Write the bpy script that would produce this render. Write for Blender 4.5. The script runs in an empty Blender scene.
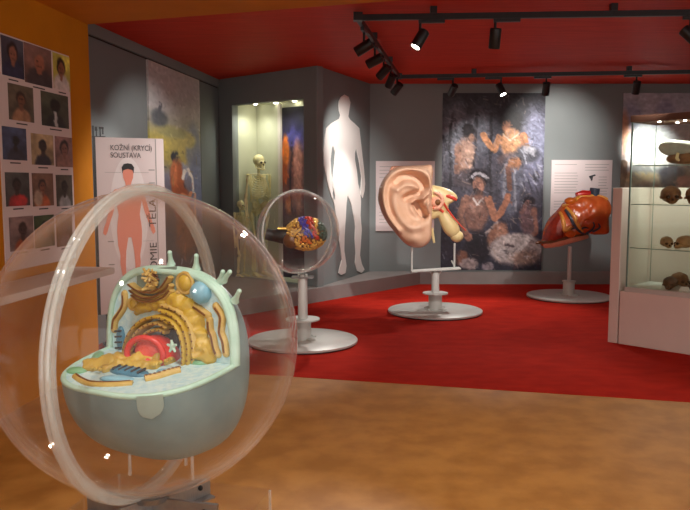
import bpy, bmesh, math, random, json
import numpy as np
from mathutils import Vector, Matrix, noise as mnoise
from mathutils.geometry import tessellate_polygon
PI = math.pi
SC = bpy.context.scene
COL = SC.collection
SHAPE = json.loads('''{"S": [-0.5686, 2.0761, 0.9456], "Cc": [-0.5051, 2.0821, 0.9003], "azu": -28.36, "ringaz": 74.32, "F": {"golgi": [[[-0.1251, 0.2033], [-0.0913, 0.1877], [-0.0439, 0.1854], [-0.002, 0.2019], [0.0265, 0.2337]], [[-0.1204, 0.1857], [-0.0866, 0.1711], [-0.0391, 0.1705], [0.0079, 0.1899], [0.0289, 0.2118]], [[-0.1133, 0.1723], [-0.0817, 0.1585], [-0.0343, 0.1605], [0.0074, 0.1748], [0.0304, 0.1962]]], "golgibed": [[-0.1113, 0.2269], [-0.0679, 0.2495], [-0.0208, 0.2561], [0.0354, 0.2631], [0.0392, 0.2203], [0.0357, 0.169], [-0.0244, 0.1445], [-0.0877, 0.1394], [-0.1171, 0.1574]], "centriole": [-0.0474, 0.2347], "ball1": [0.0744, 0.2304], "ball2": [-0.1307, 0.1424], "blue": [0.1243, 0.195], "sqL": [[-0.1646, 0.1703], [-0.1659, 0.1372], [-0.1871, 0.1081], [-0.2047, 0.0882], [-0.2116, 0.0582]], "sqR1": [[0.0433, 0.1892], [0.0677, 0.166], [0.1115, 0.1492], [0.1479, 0.1314]], "sqR2": [[0.1524, 0.1202], [0.1537, 0.0933], [0.1629, 0.0749], [0.1699, 0.0447], [0.179, 0.0264]], "sqR3": [[0.1743, 0.1605], [0.1945, 0.1354], [0.194, 0.1125], [0.1917, 0.0893], [0.2024, 0.0636], [0.2065, 0.0318]], "lumps": [[-0.0882, 0.1247], [-0.0509, 0.1327], [-0.0138, 0.1517], [0.0223, 0.1625], [0.0523, 0.1506], [0.0817, 0.1358], [0.1008, 0.1117], [0.0805, 0.0902], [0.0998, 0.0725], [0.114, 0.0504], [0.133, 0.0329], [0.0986, 0.0252], [0.0749, 0.066], [0.1129, 0.0071], [0.1423, 0.0144], [-0.1052, 0.1012]], "archL": [[[-0.1756, -0.022], [-0.166, 0.0251], [-0.1389, 0.0693], [-0.0944, 0.1022], [-0.041, 0.115], [0.0001, 0.1026]], [[-0.1589, -0.02], [-0.1483, 0.0253], [-0.1229, 0.061], [-0.0842, 0.0868], [-0.0416, 0.0964], [-0.0076, 0.0858]], [[-0.1411, -0.018], [-0.1311, 0.0163], [-0.1071, 0.0477], [-0.0742, 0.069], [-0.037, 0.0774], [-0.0143, 0.0707]]], "archR": [[[-0.033, 0.1341], [0.011, 0.1251], [0.0478, 0.099], [0.0648, 0.0611], [0.0688, 0.0259], [0.0659, -0.0102]], [[-0.0284, 0.1481], [0.0217, 0.1402], [0.0642, 0.1123], [0.083, 0.0708], [0.0868, 0.0278], [0.083, -0.0042]], [[-0.0357, 0.1154], [0.0054, 0.1086], [0.0333, 0.0857], [0.0485, 0.0515], [0.0515, 0.016], [0.0476, -0.0164]]], "cave": [0.0092, 0.0634], "nuc": [-0.0631, -0.0091], "nuctop": [-0.0531, 0.0653], "nucL": [-0.1476, -0.0146], "nucR": [0.031, 0.0057], "star": [0.0167, 0.0426], "spikes": [[[0.0023, 0.2731], [0.0082, 0.2985]], [[0.095, 0.2664], [0.1045, 0.2938]], [[0.1805, 0.2332], [0.195, 0.2545]], [[0.1947, 0.2379], [0.2183, 0.2559]], [[0.2308, 0.1839], [0.2495, 0.2055]]], "bluemito": [-0.1846, 0.0316], "er_floor": [[-0.1603, 0.1627], [-0.1467, 0.1403], [-0.109, 0.1406], [-0.1035, 0.1098], [-0.081, 0.0953], [-0.0568, 0.0825], [-0.0262, 0.0766], [-0.0021, 0.0639], [0.018, 0.0525], [0.0518, 0.0566], [-0.0974, 0.167], [-0.0708, 0.1318], [-0.0355, 0.1153], [-0.0003, 0.0988], [0.0408, 0.089]], "blueoval": [-0.0135, 0.1485], "yfront": [[-0.1372, 0.2236], [-0.0948, 0.241], [-0.0453, 0.2511], [0.0102, 0.235], [0.0576, 0.2083]], "ystrip": [[0.07, 0.1764], [0.0889, 0.1507], [0.1039, 0.113], [0.1167, 0.0926]], "oval1": [-0.1822, 0.1922], "oval2": [-0.1998, 0.083], "oval3": [-0.0086, 0.1978], "oval4": [0.0854, 0.1128], "oval5": [0.1284, 0.0194], "tongue": [0.1552, 0.254]}, "photoposter": [[-0.4254, 2.2744], [0.4215, 2.2772], [0.37, 0.8331]], "photos": [[-0.4066, -0.1688, 2.0331, 2.2653], [-0.1612, 0.1692, 2.0224, 2.2677], [0.1919, 0.42, 2.0279, 2.2659], [-0.3551, -0.0745, 1.7758, 1.9939], [0.0192, 0.3787, 1.7692, 1.9926], [-0.4366, -0.1763, 1.5336, 1.731], [-0.1212, 0.1525, 1.5106, 1.7099], [0.1776, 0.4142, 1.5032, 1.7093], [-0.4271, -0.164, 1.253, 1.4585], [-0.1292, 0.1319, 1.2435, 1.4569], [0.1711, 0.3937, 1.2344, 1.4485], [-0.4063, -0.139, 0.979, 1.187], [-0.1262, 0.1236, 0.9739, 1.1826], [0.1506, 0.3726, 0.9578, 1.1794]], "shelf": [[-1.8514, 5.1798, 0.8], [-1.5413, 5.2108, 0.8], [-1.7842, 4.4848, 0.8]], "leftpaint": [[1.8775, 2.6015], [3.4042, 2.6122], [3.2739, 0.4035]], "panel": [[0.9244, 2.6008], [1.8293, 2.6034], [3.4754, 2.6099], [4.0082, 2.5931]], "case": [[0.3075, 2.3637], [1.5621, 2.3837], [1.5459, 0.2603], [0.2553, 0.0839]], "casewallL": 1.7704849618113114, "sil": [[0.7853, 2.4795], [0.6756, 2.4388], [0.6107, 2.3816], [0.6045, 2.3232], [0.6166, 2.269], [0.6597, 2.2158], [0.6226, 2.1705], [0.3762, 2.0959], [0.2373, 2.0312], [0.1912, 1.9051], [0.1564, 1.7663], [0.1693, 1.6025], [0.2366, 1.4649], [0.2908, 1.3524], [0.3839, 1.2257], [0.4855, 1.1776], [0.4917, 1.2298], [0.4498, 1.3105], [0.3792, 1.4958], [0.3565, 1.6624], [0.3954, 1.8042], [0.4251, 1.8388], [0.4935, 1.7505], [0.4751, 1.6368], [0.4085, 1.412], [0.4138, 1.2674], [0.4612, 1.1453], [0.4972, 1.0588], [0.5641, 0.9036], [0.5823, 0.7589], [0.6569, 0.5785], [0.6947, 0.4239], [0.625, 0.3302], [0.5935, 0.2708], [0.6881, 0.2371], [0.8171, 0.2452], [0.8499, 0.3316], [0.7782, 0.5355], [0.7847, 0.714], [0.8139, 0.891], [0.8496, 1.1288], [0.8822, 1.2319], [1.0016, 1.1248], [1.1039, 0.9389], [1.149, 0.8139], [1.1323, 0.6602], [1.1642, 0.4706], [1.1403, 0.3486], [1.2071, 0.2327], [1.3755, 0.1814], [1.478, 0.219], [1.3748, 0.3101], [1.3128, 0.4266], [1.3477, 0.6127], [1.3721, 0.7692], [1.3279, 0.9595], [1.3447, 1.1461], [1.3119, 1.2815], [1.2408, 1.3804], [1.2018, 1.5325], [1.1323, 1.6835], [1.1252, 1.7732], [1.1764, 1.8368], [1.2816, 1.6563], [1.3608, 1.4726], [1.3436, 1.3472], [1.3335, 1.2416], [1.4057, 1.1873], [1.4706, 1.2797], [1.4919, 1.3799], [1.4504, 1.5676], [1.3804, 1.7823], [1.3224, 1.9653], [1.2794, 2.1002], [1.1137, 2.149], [0.9599, 2.1879], [0.9075, 2.2212], [0.94, 2.3123], [0.976, 2.4028], [0.9203, 2.4643]], "paint": [[1.3217, 2.5944], [2.7067, 0.1907]], "mural": [[3.7627, 2.5944], [5.1542, 0.6751]], "infoL": [[0.4219, 1.6844], [1.2226, 0.7302]], "infoR": [[2.8167, 1.6979], [3.6409, 1.1004]], "E": {"out": [[-0.0473, 1.5612], [-0.1633, 1.5673], [-0.2917, 1.5632], [-0.3952, 1.5509], [-0.4777, 1.5056], [-0.5436, 1.4273], [-0.5847, 1.3343], [-0.5967, 1.2307], [-0.5754, 1.1373], [-0.5416, 1.054], [-0.4911, 0.9706], [-0.4217, 0.887], [-0.369, 0.8242], [-0.3057, 0.7654], [-0.2217, 0.7318], [-0.1381, 0.736], [-0.0757, 0.778], [-0.0474, 0.8556], [-0.0453, 1.0332], [-0.0454, 1.2203], [-0.0452, 1.386]], "c": [-0.226, 1.1788], "helix": [[-0.16, 1.2411], [-0.1023, 1.2929], [-0.0782, 1.3653], [-0.1042, 1.4582], [-0.1628, 1.5138], [-0.2604, 1.5344], [-0.3743, 1.5262], [-0.4672, 1.4788], [-0.529, 1.3963], [-0.5492, 1.2929], [-0.5423, 1.1788], [-0.5062, 1.0644], [-0.4431, 0.9706], [-0.3905, 0.9079]], "anti": [[-0.4142, 1.3136], [-0.4344, 1.2203], [-0.4127, 1.0956], [-0.3389, 0.9914], [-0.255, 0.9392], [-0.182, 0.9497]], "anti2": [[-0.4142, 1.3136], [-0.3626, 1.355], [-0.2796, 1.3653], [-0.1964, 1.3446]], "sc": [[-0.4148, 1.3963], [-0.3529, 1.4479], [-0.2596, 1.452], [-0.1866, 1.4066], [-0.1486, 1.3446]], "sc2": [[-0.4769, 1.3756], [-0.4971, 1.2825], [-0.486, 1.158], [-0.4437, 1.054]], "cym": [[-0.32, 1.2307], [-0.258, 1.2659], [-0.1853, 1.2784]], "cav": [[-0.205, 1.1684], [-0.1733, 1.1165], [-0.1311, 1.0644]], "bowl": [[-0.309, 1.158], [-0.2771, 1.0748], [-0.2036, 1.0227]], "crus": [[-0.16, 1.2411], [-0.2055, 1.2162], [-0.2573, 1.1954]], "tragus": [[-0.0971, 1.1954], [-0.1111, 1.1476], [-0.1002, 1.0956]], "lobe": [-0.2226, 0.8242], "bone": [[-0.0821, 1.3446], [0.0111, 1.3591], [0.1258, 1.3239], [0.193, 1.2784], [0.2145, 1.2307], [0.1692, 1.1954], [0.128, 1.1684], [0.1183, 1.1165], [0.0671, 1.054], [0.0048, 1.0332], [-0.0535, 1.0227], [-0.0796, 1.1165]], "bulb": [[0.035, 1.1165], [0.0988, 1.0227], [0.1628, 0.9183], [0.2161, 0.8451]], "redbar": [[0.0893, 1.2577], [0.1373, 1.2494], [0.2002, 1.2162]], "redline": [[0.012, 1.2929], [0.0653, 1.1892], [0.1185, 1.1061], [0.1927, 1.0123], [0.2945, 0.9079]], "red2": [[-0.0423, 1.1373], [0.014, 1.1331], [0.0665, 1.0956]], "hole": [-0.0035, 1.1954], "strip": [[-0.0399, 0.9288], [-0.0305, 0.8451], [-0.0172, 0.778]]}, "earplate": [[0.7072, 7.818, 0.4351], [1.2312, 7.818, 0.4944], [0.7152, 7.818, 0.7308], [1.1734, 7.818, 0.7843], [0.964, 7.818, 0.4621], [0.9674, 7.818, 0.1807], [0.9705, 7.818, -0.0809]], "L": {"out": [[-0.3483, 0.6368], [-0.3343, 0.7331], [-0.3202, 0.8241], [-0.2658, 0.948], [-0.1779, 1.0436], [-0.1382, 1.0962], [-0.0825, 1.1619], [0.0228, 1.2144], [0.1042, 1.2406], [0.2191, 1.2472], [0.3179, 1.2406], [0.4044, 1.2111], [0.4525, 1.1537], [0.4662, 1.0469], [0.4427, 0.9645], [0.4495, 0.8655], [0.4359, 0.7828], [0.2844, 0.7695], [0.1849, 0.7795], [0.0547, 0.7165], [-0.1255, 0.6584], [-0.2406, 0.6302]], "c": [0.1289, 0.981], "left": [[-0.3483, 0.6368], [-0.3343, 0.7331], [-0.3202, 0.8241], [-0.2658, 0.948], [-0.1779, 1.0436], [-0.1499, 0.9315], [-0.1334, 0.8159], [-0.136, 0.7331], [-0.2257, 0.6916]], "bar": [[-0.4154, 0.6701], [-0.3247, 0.68], [-0.1768, 0.7165], [0.0035, 0.7662], [0.168, 0.791]], "cyl": [[0.217, 1.3094], [0.2604, 1.2406], [0.3309, 1.3421]], "yel": [[-0.1612, 1.0386], [-0.1417, 0.9315], [-0.1223, 0.8324], [-0.0495, 0.882]], "yel2": [[-0.097, 1.0962], [-0.02, 0.9975], [0.016, 0.8985], [0.0846, 0.8159]], "vein": [[[-0.1045, 1.0715], [-0.0604, 0.9727], [-0.0252, 0.8985], [0.0346, 0.8324], [0.1187, 0.7828]], [[-0.1301, 0.8159], [-0.0733, 0.8489], [-0.0157, 0.8572]], [[0.1187, 0.7828], [0.1837, 0.8159], [0.2146, 0.882], [0.1965, 0.9315]], [[0.1187, 0.7828], [0.0536, 0.7496], [0.0221, 0.6999]], [[0.0346, 0.8324], [0.0996, 0.8655], [0.1494, 0.8572]], [[0.2167, 0.8159], [0.2811, 0.8655], [0.263, 0.915]]], "org": [-0.0416, 1.1701], "red": [[0.0384, 1.2439], [0.12, 1.2603], [0.2023, 1.257]], "tube": [[-0.114, 1.1127], [-0.0164, 1.1537], [0.0558, 1.2111], [0.1538, 1.2308], [0.3018, 1.2308], [0.4099, 1.1947]], "orange2": [-0.055, 0.791]}, "brain": [[-0.3906, 6.327, 0.9744], [-0.3364, 6.327, 0.9536], [-0.3664, 6.327, 0.2192]], "cab": [[2.3583, 6.2877, 0.4673], [2.7826, 5.8634, 0.4529], [2.2713, 6.3747, 1.357], [2.3992, 6.2468, 1.9092], [2.7355, 5.9105, 1.9444], [2.4094, 6.2366, 1.5425], [2.4185, 6.2275, 1.2149], [2.4288, 6.2172, 0.8422], [2.426, 6.22, 0.4989], [2.7971, 5.8489, -0.0038], [2.4166, 6.2294, 1.9367]], "board": [[-2.0355, 6.05, 1.7646], [-1.5435, 6.3, 1.7629], [-2.0334, 6.05, 0.3385]]}''')
random.seed(4)

# ------------------------------------------------------------------ materials
def lin(v):
    v /= 255.0
    return v / 12.92 if v <= 0.04045 else ((v + 0.055) / 1.055) ** 2.4
def rgb(r, g, b): return (lin(r), lin(g), lin(b), 1.0)

def base_mat(name):
    m = bpy.data.materials.new(name); m.use_nodes = True
    nt = m.node_tree
    return m, nt, nt.nodes['Principled BSDF']

def mat(name, c, rough=0.6, metal=0.0, spec=0.5, var=0.0, scale=8.0, c2=None, bump=0.0, bscale=40.0, stretch=None, detail=4.0):
    m, nt, p = base_mat(name)
    p.inputs['Base Color'].default_value = c
    p.inputs['Roughness'].default_value = rough
    p.inputs['Metallic'].default_value = metal
    p.inputs['Specular IOR Level'].default_value = spec
    if var or c2 or bump:
        tc = nt.nodes.new('ShaderNodeTexCoord')
        vec = tc.outputs['Object']
        if stretch:
            mp = nt.nodes.new('ShaderNodeMapping'); mp.inputs['Scale'].default_value = stretch
            nt.links.new(vec, mp.inputs['Vector']); vec = mp.outputs['Vector']
    if var or c2:
        n = nt.nodes.new('ShaderNodeTexNoise'); n.inputs['Scale'].default_value = scale; n.inputs['Detail'].default_value = detail
        nt.links.new(vec, n.inputs['Vector'])
        r = nt.nodes.new('ShaderNodeValToRGB')
        if c2 is None:
            a = tuple(x * (1 - var) for x in c[:3]) + (1,); b = tuple(min(1, x * (1 + var)) for x in c[:3]) + (1,)
        else: a, b = c, c2
        r.color_ramp.elements[0].position = 0.36; r.color_ramp.elements[1].position = 0.64
        r.color_ramp.elements[0].color = a; r.color_ramp.elements[1].color = b
        nt.links.new(n.outputs['Fac'], r.inputs['Fac']); nt.links.new(r.outputs['Color'], p.inputs['Base Color'])
    if bump:
        n2 = nt.nodes.new('ShaderNodeTexNoise'); n2.inputs['Scale'].default_value = bscale; n2.inputs['Detail'].default_value = 3
        nt.links.new(vec, n2.inputs['Vector'])
        b = nt.nodes.new('ShaderNodeBump'); b.inputs['Strength'].default_value = bump; b.inputs['Distance'].default_value = 0.01
        nt.links.new(n2.outputs['Fac'], b.inputs['Height']); nt.links.new(b.outputs['Normal'], p.inputs['Normal'])
    return m

def emit(name, c, s):
    m, nt, p = base_mat(name)
    p.inputs['Base Color'].default_value = (0.8, 0.8, 0.8, 1)
    p.inputs['Emission Color'].default_value = c; p.inputs['Emission Strength'].default_value = s
    return m

def glass(name, tint, base=0.03, edge=0.5, haze=0.02, rough=0.03, power=3.5, hazec=(0.9, 0.85, 0.8, 1), rim=0.0, rimp=6.0):
    """thin clear sheet: mostly transmitting, mirror-like towards grazing angles, a whitish haze for smudges and pale reflections"""
    m = bpy.data.materials.new(name); m.use_nodes = True
    nt = m.node_tree; nt.nodes.clear()
    out = nt.nodes.new('ShaderNodeOutputMaterial')
    tr = nt.nodes.new('ShaderNodeBsdfTransparent'); tr.inputs['Color'].default_value = tint
    gl = nt.nodes.new('ShaderNodeBsdfGlossy'); gl.inputs['Roughness'].default_value = rough; gl.inputs['Color'].default_value = (1, .97, .94, 1)
    df = nt.nodes.new('ShaderNodeBsdfDiffuse'); df.inputs['Color'].default_value = hazec
    lw = nt.nodes.new('ShaderNodeLayerWeight'); lw.inputs['Blend'].default_value = 0.5
    pw = nt.nodes.new('ShaderNodeMath'); pw.operation = 'POWER'; pw.inputs[1].default_value = power
    nt.links.new(lw.outputs['Facing'], pw.inputs[0])
    ma = nt.nodes.new('ShaderNodeMath'); ma.operation = 'MULTIPLY_ADD'; ma.inputs[1].default_value = edge; ma.inputs[2].default_value = base
    nt.links.new(pw.outputs[0], ma.inputs[0])
    m1 = nt.nodes.new('ShaderNodeMixShader'); m1.inputs['Fac'].default_value = haze
    if rim:      # whitish edge haze put into the colour, standing in for refraction at the rim
        p2 = nt.nodes.new('ShaderNodeMath'); p2.operation = 'POWER'; p2.inputs[1].default_value = rimp; nt.links.new(lw.outputs['Facing'], p2.inputs[0])
        a2 = nt.nodes.new('ShaderNodeMath'); a2.operation = 'MULTIPLY_ADD'; a2.inputs[1].default_value = rim; a2.inputs[2].default_value = haze
        nt.links.new(p2.outputs[0], a2.inputs[0]); nt.links.new(a2.outputs[0], m1.inputs['Fac'])
    nt.links.new(tr.outputs[0], m1.inputs[1]); nt.links.new(df.outputs[0], m1.inputs[2])
    m2 = nt.nodes.new('ShaderNodeMixShader')
    nt.links.new(ma.outputs[0], m2.inputs['Fac']); nt.links.new(m1.outputs[0], m2.inputs[1]); nt.links.new(gl.outputs[0], m2.inputs[2])
    nt.links.new(m2.outputs[0], out.inputs['Surface'])
    return m

def paint_mat(name, rough=0.45, spec=0.3):
    m, nt, p = base_mat(name)
    a = nt.nodes.new('ShaderNodeVertexColor'); a.layer_name = 'paint'
    nt.links.new(a.outputs['Color'], p.inputs['Base Color'])
    p.inputs['Roughness'].default_value = rough; p.inputs['Specular IOR Level'].default_value = spec
    return m

M = dict(
    orange_wall=mat('orange wall paint', rgb(188, 118, 14), .75, var=.06, scale=3, spec=.2, bump=.05, bscale=150),
    orange_floor=mat('marbled orange vinyl', rgb(160, 108, 48), .5, c2=rgb(182, 128, 62), scale=5.5, spec=.3, detail=8),
    carpet=mat('red carpet', rgb(164, 30, 18), .95, c2=rgb(180, 38, 22), scale=5, spec=.1, bump=.35, bscale=420, stretch=(1, 2, 1)),
    red_ceiling=mat('red ceiling', rgb(186, 50, 32), .6, c2=rgb(200, 58, 38), scale=5, spec=.08, stretch=(.6, 6, 1)),
    grey=mat('grey wall paint', rgb(126, 131, 130), .7, var=.03, scale=2, spec=.25),
    grey_panel=mat('grey cladding panel', rgb(116, 121, 121), .6, var=.03, scale=3, spec=.3),
    platform=mat('grey platform top', rgb(140, 134, 130), .7, var=.05, scale=4, spec=.2),
    white=mat('white laminate', rgb(216, 206, 198), .5, var=.02, scale=4),
    pinkish=mat('off white laminate board', rgb(222, 204, 194), .5, var=.02, scale=4),
    paper=mat('white print', rgb(214, 200, 198), .6, var=.015, scale=3, spec=.2),
    ink=mat('dark grey ink', rgb(62, 60, 62), .7), ink_light=mat('pale grey ink', rgb(150, 146, 142), .7),
    black=mat('black metal', rgb(20, 20, 20), .45, var=.2, scale=20), black_plastic=mat('black plastic', rgb(28, 27, 27), .4, var=.1, scale=20),
    steel=mat('painted light grey steel', rgb(196, 196, 190), .4, metal=.15, var=.03, scale=6),
    alu=mat('brushed metal plate', rgb(150, 150, 150), .35, metal=.85, var=.1, scale=30, stretch=(1, 20, 1)),
    gap=mat('dark joint', rgb(30, 28, 28), .8),
    lens=emit('lit lamp lens', (1, .9, .75, 1), 14), lens_dim=mat('dim lamp lens', rgb(90, 88, 84), .2),
    dot=emit('lit case downlight', (1, .92, .75, 1), 18),
    acrylic=glass('clear acrylic', (.985, .98, .975, 1), .013, .75, .006, .02, 4.2, (.92, .88, .84, 1), .42, 7.0),
    seam=glass('thick acrylic flange', (.95, .94, .92, 1), .06, .45, .28, hazec=(.8, .83, .80, 1)),
    acrylic_panel=glass('clear acrylic sheet', (.97, .97, .96, 1), .02, .25, .008),
    acrylic_edge=glass('acrylic sheet edge', (.9, .9, .88, 1), .06, .3, .35, hazec=(.85, .8, .75, 1)),
    glass=glass('cabinet glass', (.95, .975, .96, 1), .03, .4, .006),
    glass_edge=mat('green glass edge', rgb(112, 136, 128), .2, spec=.7),
    frame_brown=mat('dark brown frame', rgb(92, 64, 50), .5, var=.1, scale=9),
    case_in=mat('cream case lining', rgb(196, 196, 172), .6, var=.02, scale=3),
    bone=mat('yellowed bone', rgb(238, 228, 180), .5, c2=rgb(224, 210, 152), scale=22),
    socket=mat('shade in skull hollow', rgb(58, 44, 28), .8),  # for solid dark balls: the shade of the skull openings is in the colour
    sil=mat('white silhouette board', rgb(226, 220, 214), .6, var=.01, scale=3),
    pink=mat('salmon pink print', rgb(226, 140, 116), .6), hair=mat('black print', rgb(26, 24, 24), .6),
    pale=mat('pale oval print', rgb(226, 216, 214), .6),
    # cell
    membrane=mat('grey green membrane', rgb(112, 136, 138), .42, c2=rgb(130, 152, 152), scale=7, bump=.12, bscale=35),
    mint=mat('mint green rim', rgb(172, 210, 192), .4, c2=rgb(188, 222, 206), scale=14),
    cyto=mat('pale blue cytoplasm', rgb(176, 216, 226), .45, c2=rgb(206, 232, 232), scale=60, bump=.2, bscale=110),
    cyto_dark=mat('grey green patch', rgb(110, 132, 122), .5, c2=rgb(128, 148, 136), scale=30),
    gold=mat('golden yellow lobe', rgb(200, 168, 62), .38, c2=rgb(184, 150, 50), scale=18, bump=.15, bscale=60),
    gold_pale=mat('ochre ribbon', rgb(204, 176, 104), .4, c2=rgb(190, 156, 80), scale=24),
    brown=mat('brown groove', rgb(112, 66, 22), .55, var=.15, scale=30),
    cave=mat('dark brown hollow', rgb(34, 20, 12), .7),
    nucleus=mat('red nucleus', rgb(206, 44, 30), .32, var=.06, scale=20), nucleus_in=mat('light red inner nucleus', rgb(232, 92, 72), .4, c2=rgb(218, 70, 54), scale=40, bump=.3, bscale=120),
    sky=mat('sky blue vacuole', rgb(120, 176, 198), .35, c2=rgb(140, 190, 208), scale=25), teal=mat('blue mitochondrion', rgb(66, 124, 150), .4, var=.1, scale=40),
    green=mat('soft green oval', rgb(122, 176, 134), .4, var=.06, scale=20), tongue=mat('pale grey green flap', rgb(196, 214, 204), .4, var=.04, scale=20),
    starm=mat('pale mint centriole', rgb(186, 214, 196), .4),
    # brain
    bgold=mat('metallic gold cortex', rgb(232, 190, 96), .3, metal=.35, c2=rgb(214, 164, 72), scale=9),
    bblue=mat('violet blue cortex', rgb(60, 52, 150), .32, var=.15, scale=20), bred=mat('red cortex', rgb(190, 52, 28), .32, var=.12, scale=20),
    bgreen=mat('dark green cortex', rgb(66, 84, 70), .35, var=.2, scale=20), borange=mat('orange cortex', rgb(214, 110, 36), .35, var=.1, scale=16), bdark=mat('brown brainstem', rgb(110, 66, 30), .4, var=.2, scale=12),
    # ear
    skin=mat('ear skin', rgb(218, 174, 142), .42, c2=rgb(226, 186, 156), scale=9, spec=.4), skin2=mat('skin of the head', rgb(204, 140, 108), .5, var=.04, scale=9),
    cream=mat('cream bone', rgb(218, 196, 140), .4, var=.05, scale=14), earred=mat('red canal', rgb(206, 66, 46), .4, var=.06, scale=20), flesh=mat('pink spongy bone', rgb(220, 150, 122), .5, c2=rgb(232, 180, 150), scale=60),
    # liver
    lorange=mat('glossy orange brown lobe', rgb(214, 108, 52), .25, c2=rgb(200, 86, 40), scale=7, spec=.6), lred=mat('dark red lobe', rgb(156, 48, 26), .35, c2=rgb(128, 34, 20), scale=24, bump=.3, bscale=60),
    lyel=mat('yellow duct', rgb(224, 156, 66), .35, var=.08, scale=16), lvein=mat('slate blue vein', rgb(58, 66, 82), .35, var=.1, scale=16), lbright=mat('bright red vessel', rgb(200, 36, 24), .3, var=.08, scale=16),
    lpale=mat('pale under edge', rgb(220, 150, 120), .4, var=.05, scale=16),
    fossil=mat('brown fossil skull', rgb(96, 62, 34), .6, c2=rgb(134, 96, 56), scale=16, bump=.3, bscale=40), fossil2=mat('tan fossil skull', rgb(146, 116, 72), .6, c2=rgb(176, 146, 96), scale=16, bump=.3, bscale=40),
    fossil3=mat('dark fossil skull', rgb(58, 38, 24), .6, c2=rgb(96, 66, 40), scale=16, bump=.3, bscale=40), stone=mat('pale grey fossil snout', rgb(146, 150, 138), .6, c2=rgb(170, 172, 156), scale=12),
    label=mat('white label card', rgb(226, 222, 214), .6),
    painting=paint_mat('painted canvas print'), photo=paint_mat('glossy photo print', .4, .3),
)

# ------------------------------------------------------------------ mesh helpers
def obj(name, bm, m, parent=None, smooth=True, angle=40, normals=True):
    if normals: bmesh.ops.recalc_face_normals(bm, faces=bm.faces[:])
    me = bpy.data.meshes.new(name); bm.to_mesh(me); bm.free()
    if m is not None: me.materials.append(m)
    if smooth:
        me.polygons.foreach_set('use_smooth', [True] * len(me.polygons))
        me.set_sharp_from_angle(angle=math.radians(angle))
    o = bpy.data.objects.new(name, me); COL.objects.link(o)
    if parent is not None: o.parent = parent
    return o
def tag(o, label=None, cat=None, group=None, kind=None):
    if label: o['label'] = label
    if cat: o['category'] = cat
    if group: o['group'] = group
    if kind: o['kind'] = kind
    return o
def thing(name, label, cat, loc=(0, 0, 0), rotz=0.0, group=None):
    o = bpy.data.objects.new(name, None); COL.objects.link(o)
    o.empty_display_size = .1
    o.location = loc; o.rotation_euler = (0, 0, rotz)
    return tag(o, label, cat, group)
def copy_tree(o, parent=None):
    c = o.copy(); COL.objects.link(c); c.parent = parent
    for ch in list(o.children): copy_tree(ch, c)
    return c
def B(): return bmesh.new()
def box(bm, c, s, rot=None):
    mt = Matrix.Translation(c) @ (rot.to_4x4() if rot is not None else Matrix()) @ Matrix.Diagonal((s[0], s[1], s[2], 1))
    bmesh.ops.create_cube(bm, size=1.0, matrix=mt); return bm
def ell(bm, c, r, rot=None, seg=20, rings=12):
    mt = Matrix.Translation(c) @ (rot.to_4x4() if rot is not None else Matrix()) @ Matrix.Diagonal((r[0], r[1], r[2], 1))
    bmesh.ops.create_uvsphere(bm, u_segments=seg, v_segments=rings, radius=1.0, matrix=mt); return bm
def cr(pts, n=6, closed=False):
    pts = [Vector(p) for p in pts]; L = len(pts); out = []
    rng = range(L if closed else L - 1)
    for i in rng:
        if closed: p0, p1, p2, p3 = pts[i - 1], pts[i], pts[(i + 1) % L], pts[(i + 2) % L]
        else: p0, p1, p2, p3 = pts[max(i - 1, 0)], pts[i], pts[i + 1], pts[min(i + 2, L - 1)]
        for k in range(n):
            t = k / n
            out.append(.5 * ((2 * p1) + (p2 - p0) * t + (2 * p0 - 5 * p1 + 4 * p2 - p3) * t * t + (3 * p1 - p0 - 3 * p2 + p3) * t ** 3))
    if not closed: out.append(pts[-1])
    return out
def sweep(bm, pts, section, scale=None, closed=False, up=Vector((0, 0, 1))):
    """sweep a closed 2D section (list of (a, b)) along pts; a = side, b = towards up"""
    pts = [Vector(p) for p in pts]; L = len(pts); rings = []
    prev = None
    for i, p in enumerate(pts):
        if closed: t = pts[(i + 1) % L] - pts[i - 1]
        else: t = pts[min(i + 1, L - 1)] - pts[max(i - 1, 0)]
        if t.length < 1e-9: t = Vector((0, 0, 1))
        t.normalize()
        if up is None:
            if prev is None:
                ref = Vector((0, 0, 1)) if abs(t.z) < .9 else Vector((1, 0, 0))
                s = t.cross(ref).normalized()
            else: s = (prev - t * prev.dot(t)).normalized()
            prev = s
        else:
            s = t.cross(up)
            s = s.normalized() if s.length > 1e-6 else Vector((1, 0, 0))
        b = s.cross(t).normalized()
        k = 1.0 if scale is None else (scale if isinstance(scale, (int, float)) else scale[i * (len(scale) - 1) // max(L - 1, 1)] if len(scale) != L else scale[i])
        rings.append([bm.verts.new(p + s * a * k + b * c * k) for a, c in section])
    n = len(section)
    for i in range(L if closed else L - 1):
        r0, r1 = rings[i], rings[(i + 1) % L]
        for j in range(n):
            bm.faces.new((r0[j], r0[(j + 1) % n], r1[(j + 1) % n], r1[j]))
    if not closed:
        bm.faces.new(rings[0][::-1]); bm.faces.new(rings[-1])
    return bm
def circ(n=8, ra=1.0, rb=1.0): return [(ra * math.cos(2 * PI * k / n), rb * math.sin(2 * PI * k / n)) for k in range(n)]
def tube(bm, pts, r, n=8, closed=False):
    """r: number or list of radii interpolated along pts"""
    L = len(pts)
    if not isinstance(r, (int, float)):
        rr = []
        for i in range(L):
            t = i / max(L - 1, 1) * (len(r) - 1); k = min(int(t), len(r) - 2); f = t - k
            rr.append(r[k] * (1 - f) + r[k + 1] * f)
        r = rr
    return sweep(bm, pts, circ(n), r, closed, None)
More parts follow.
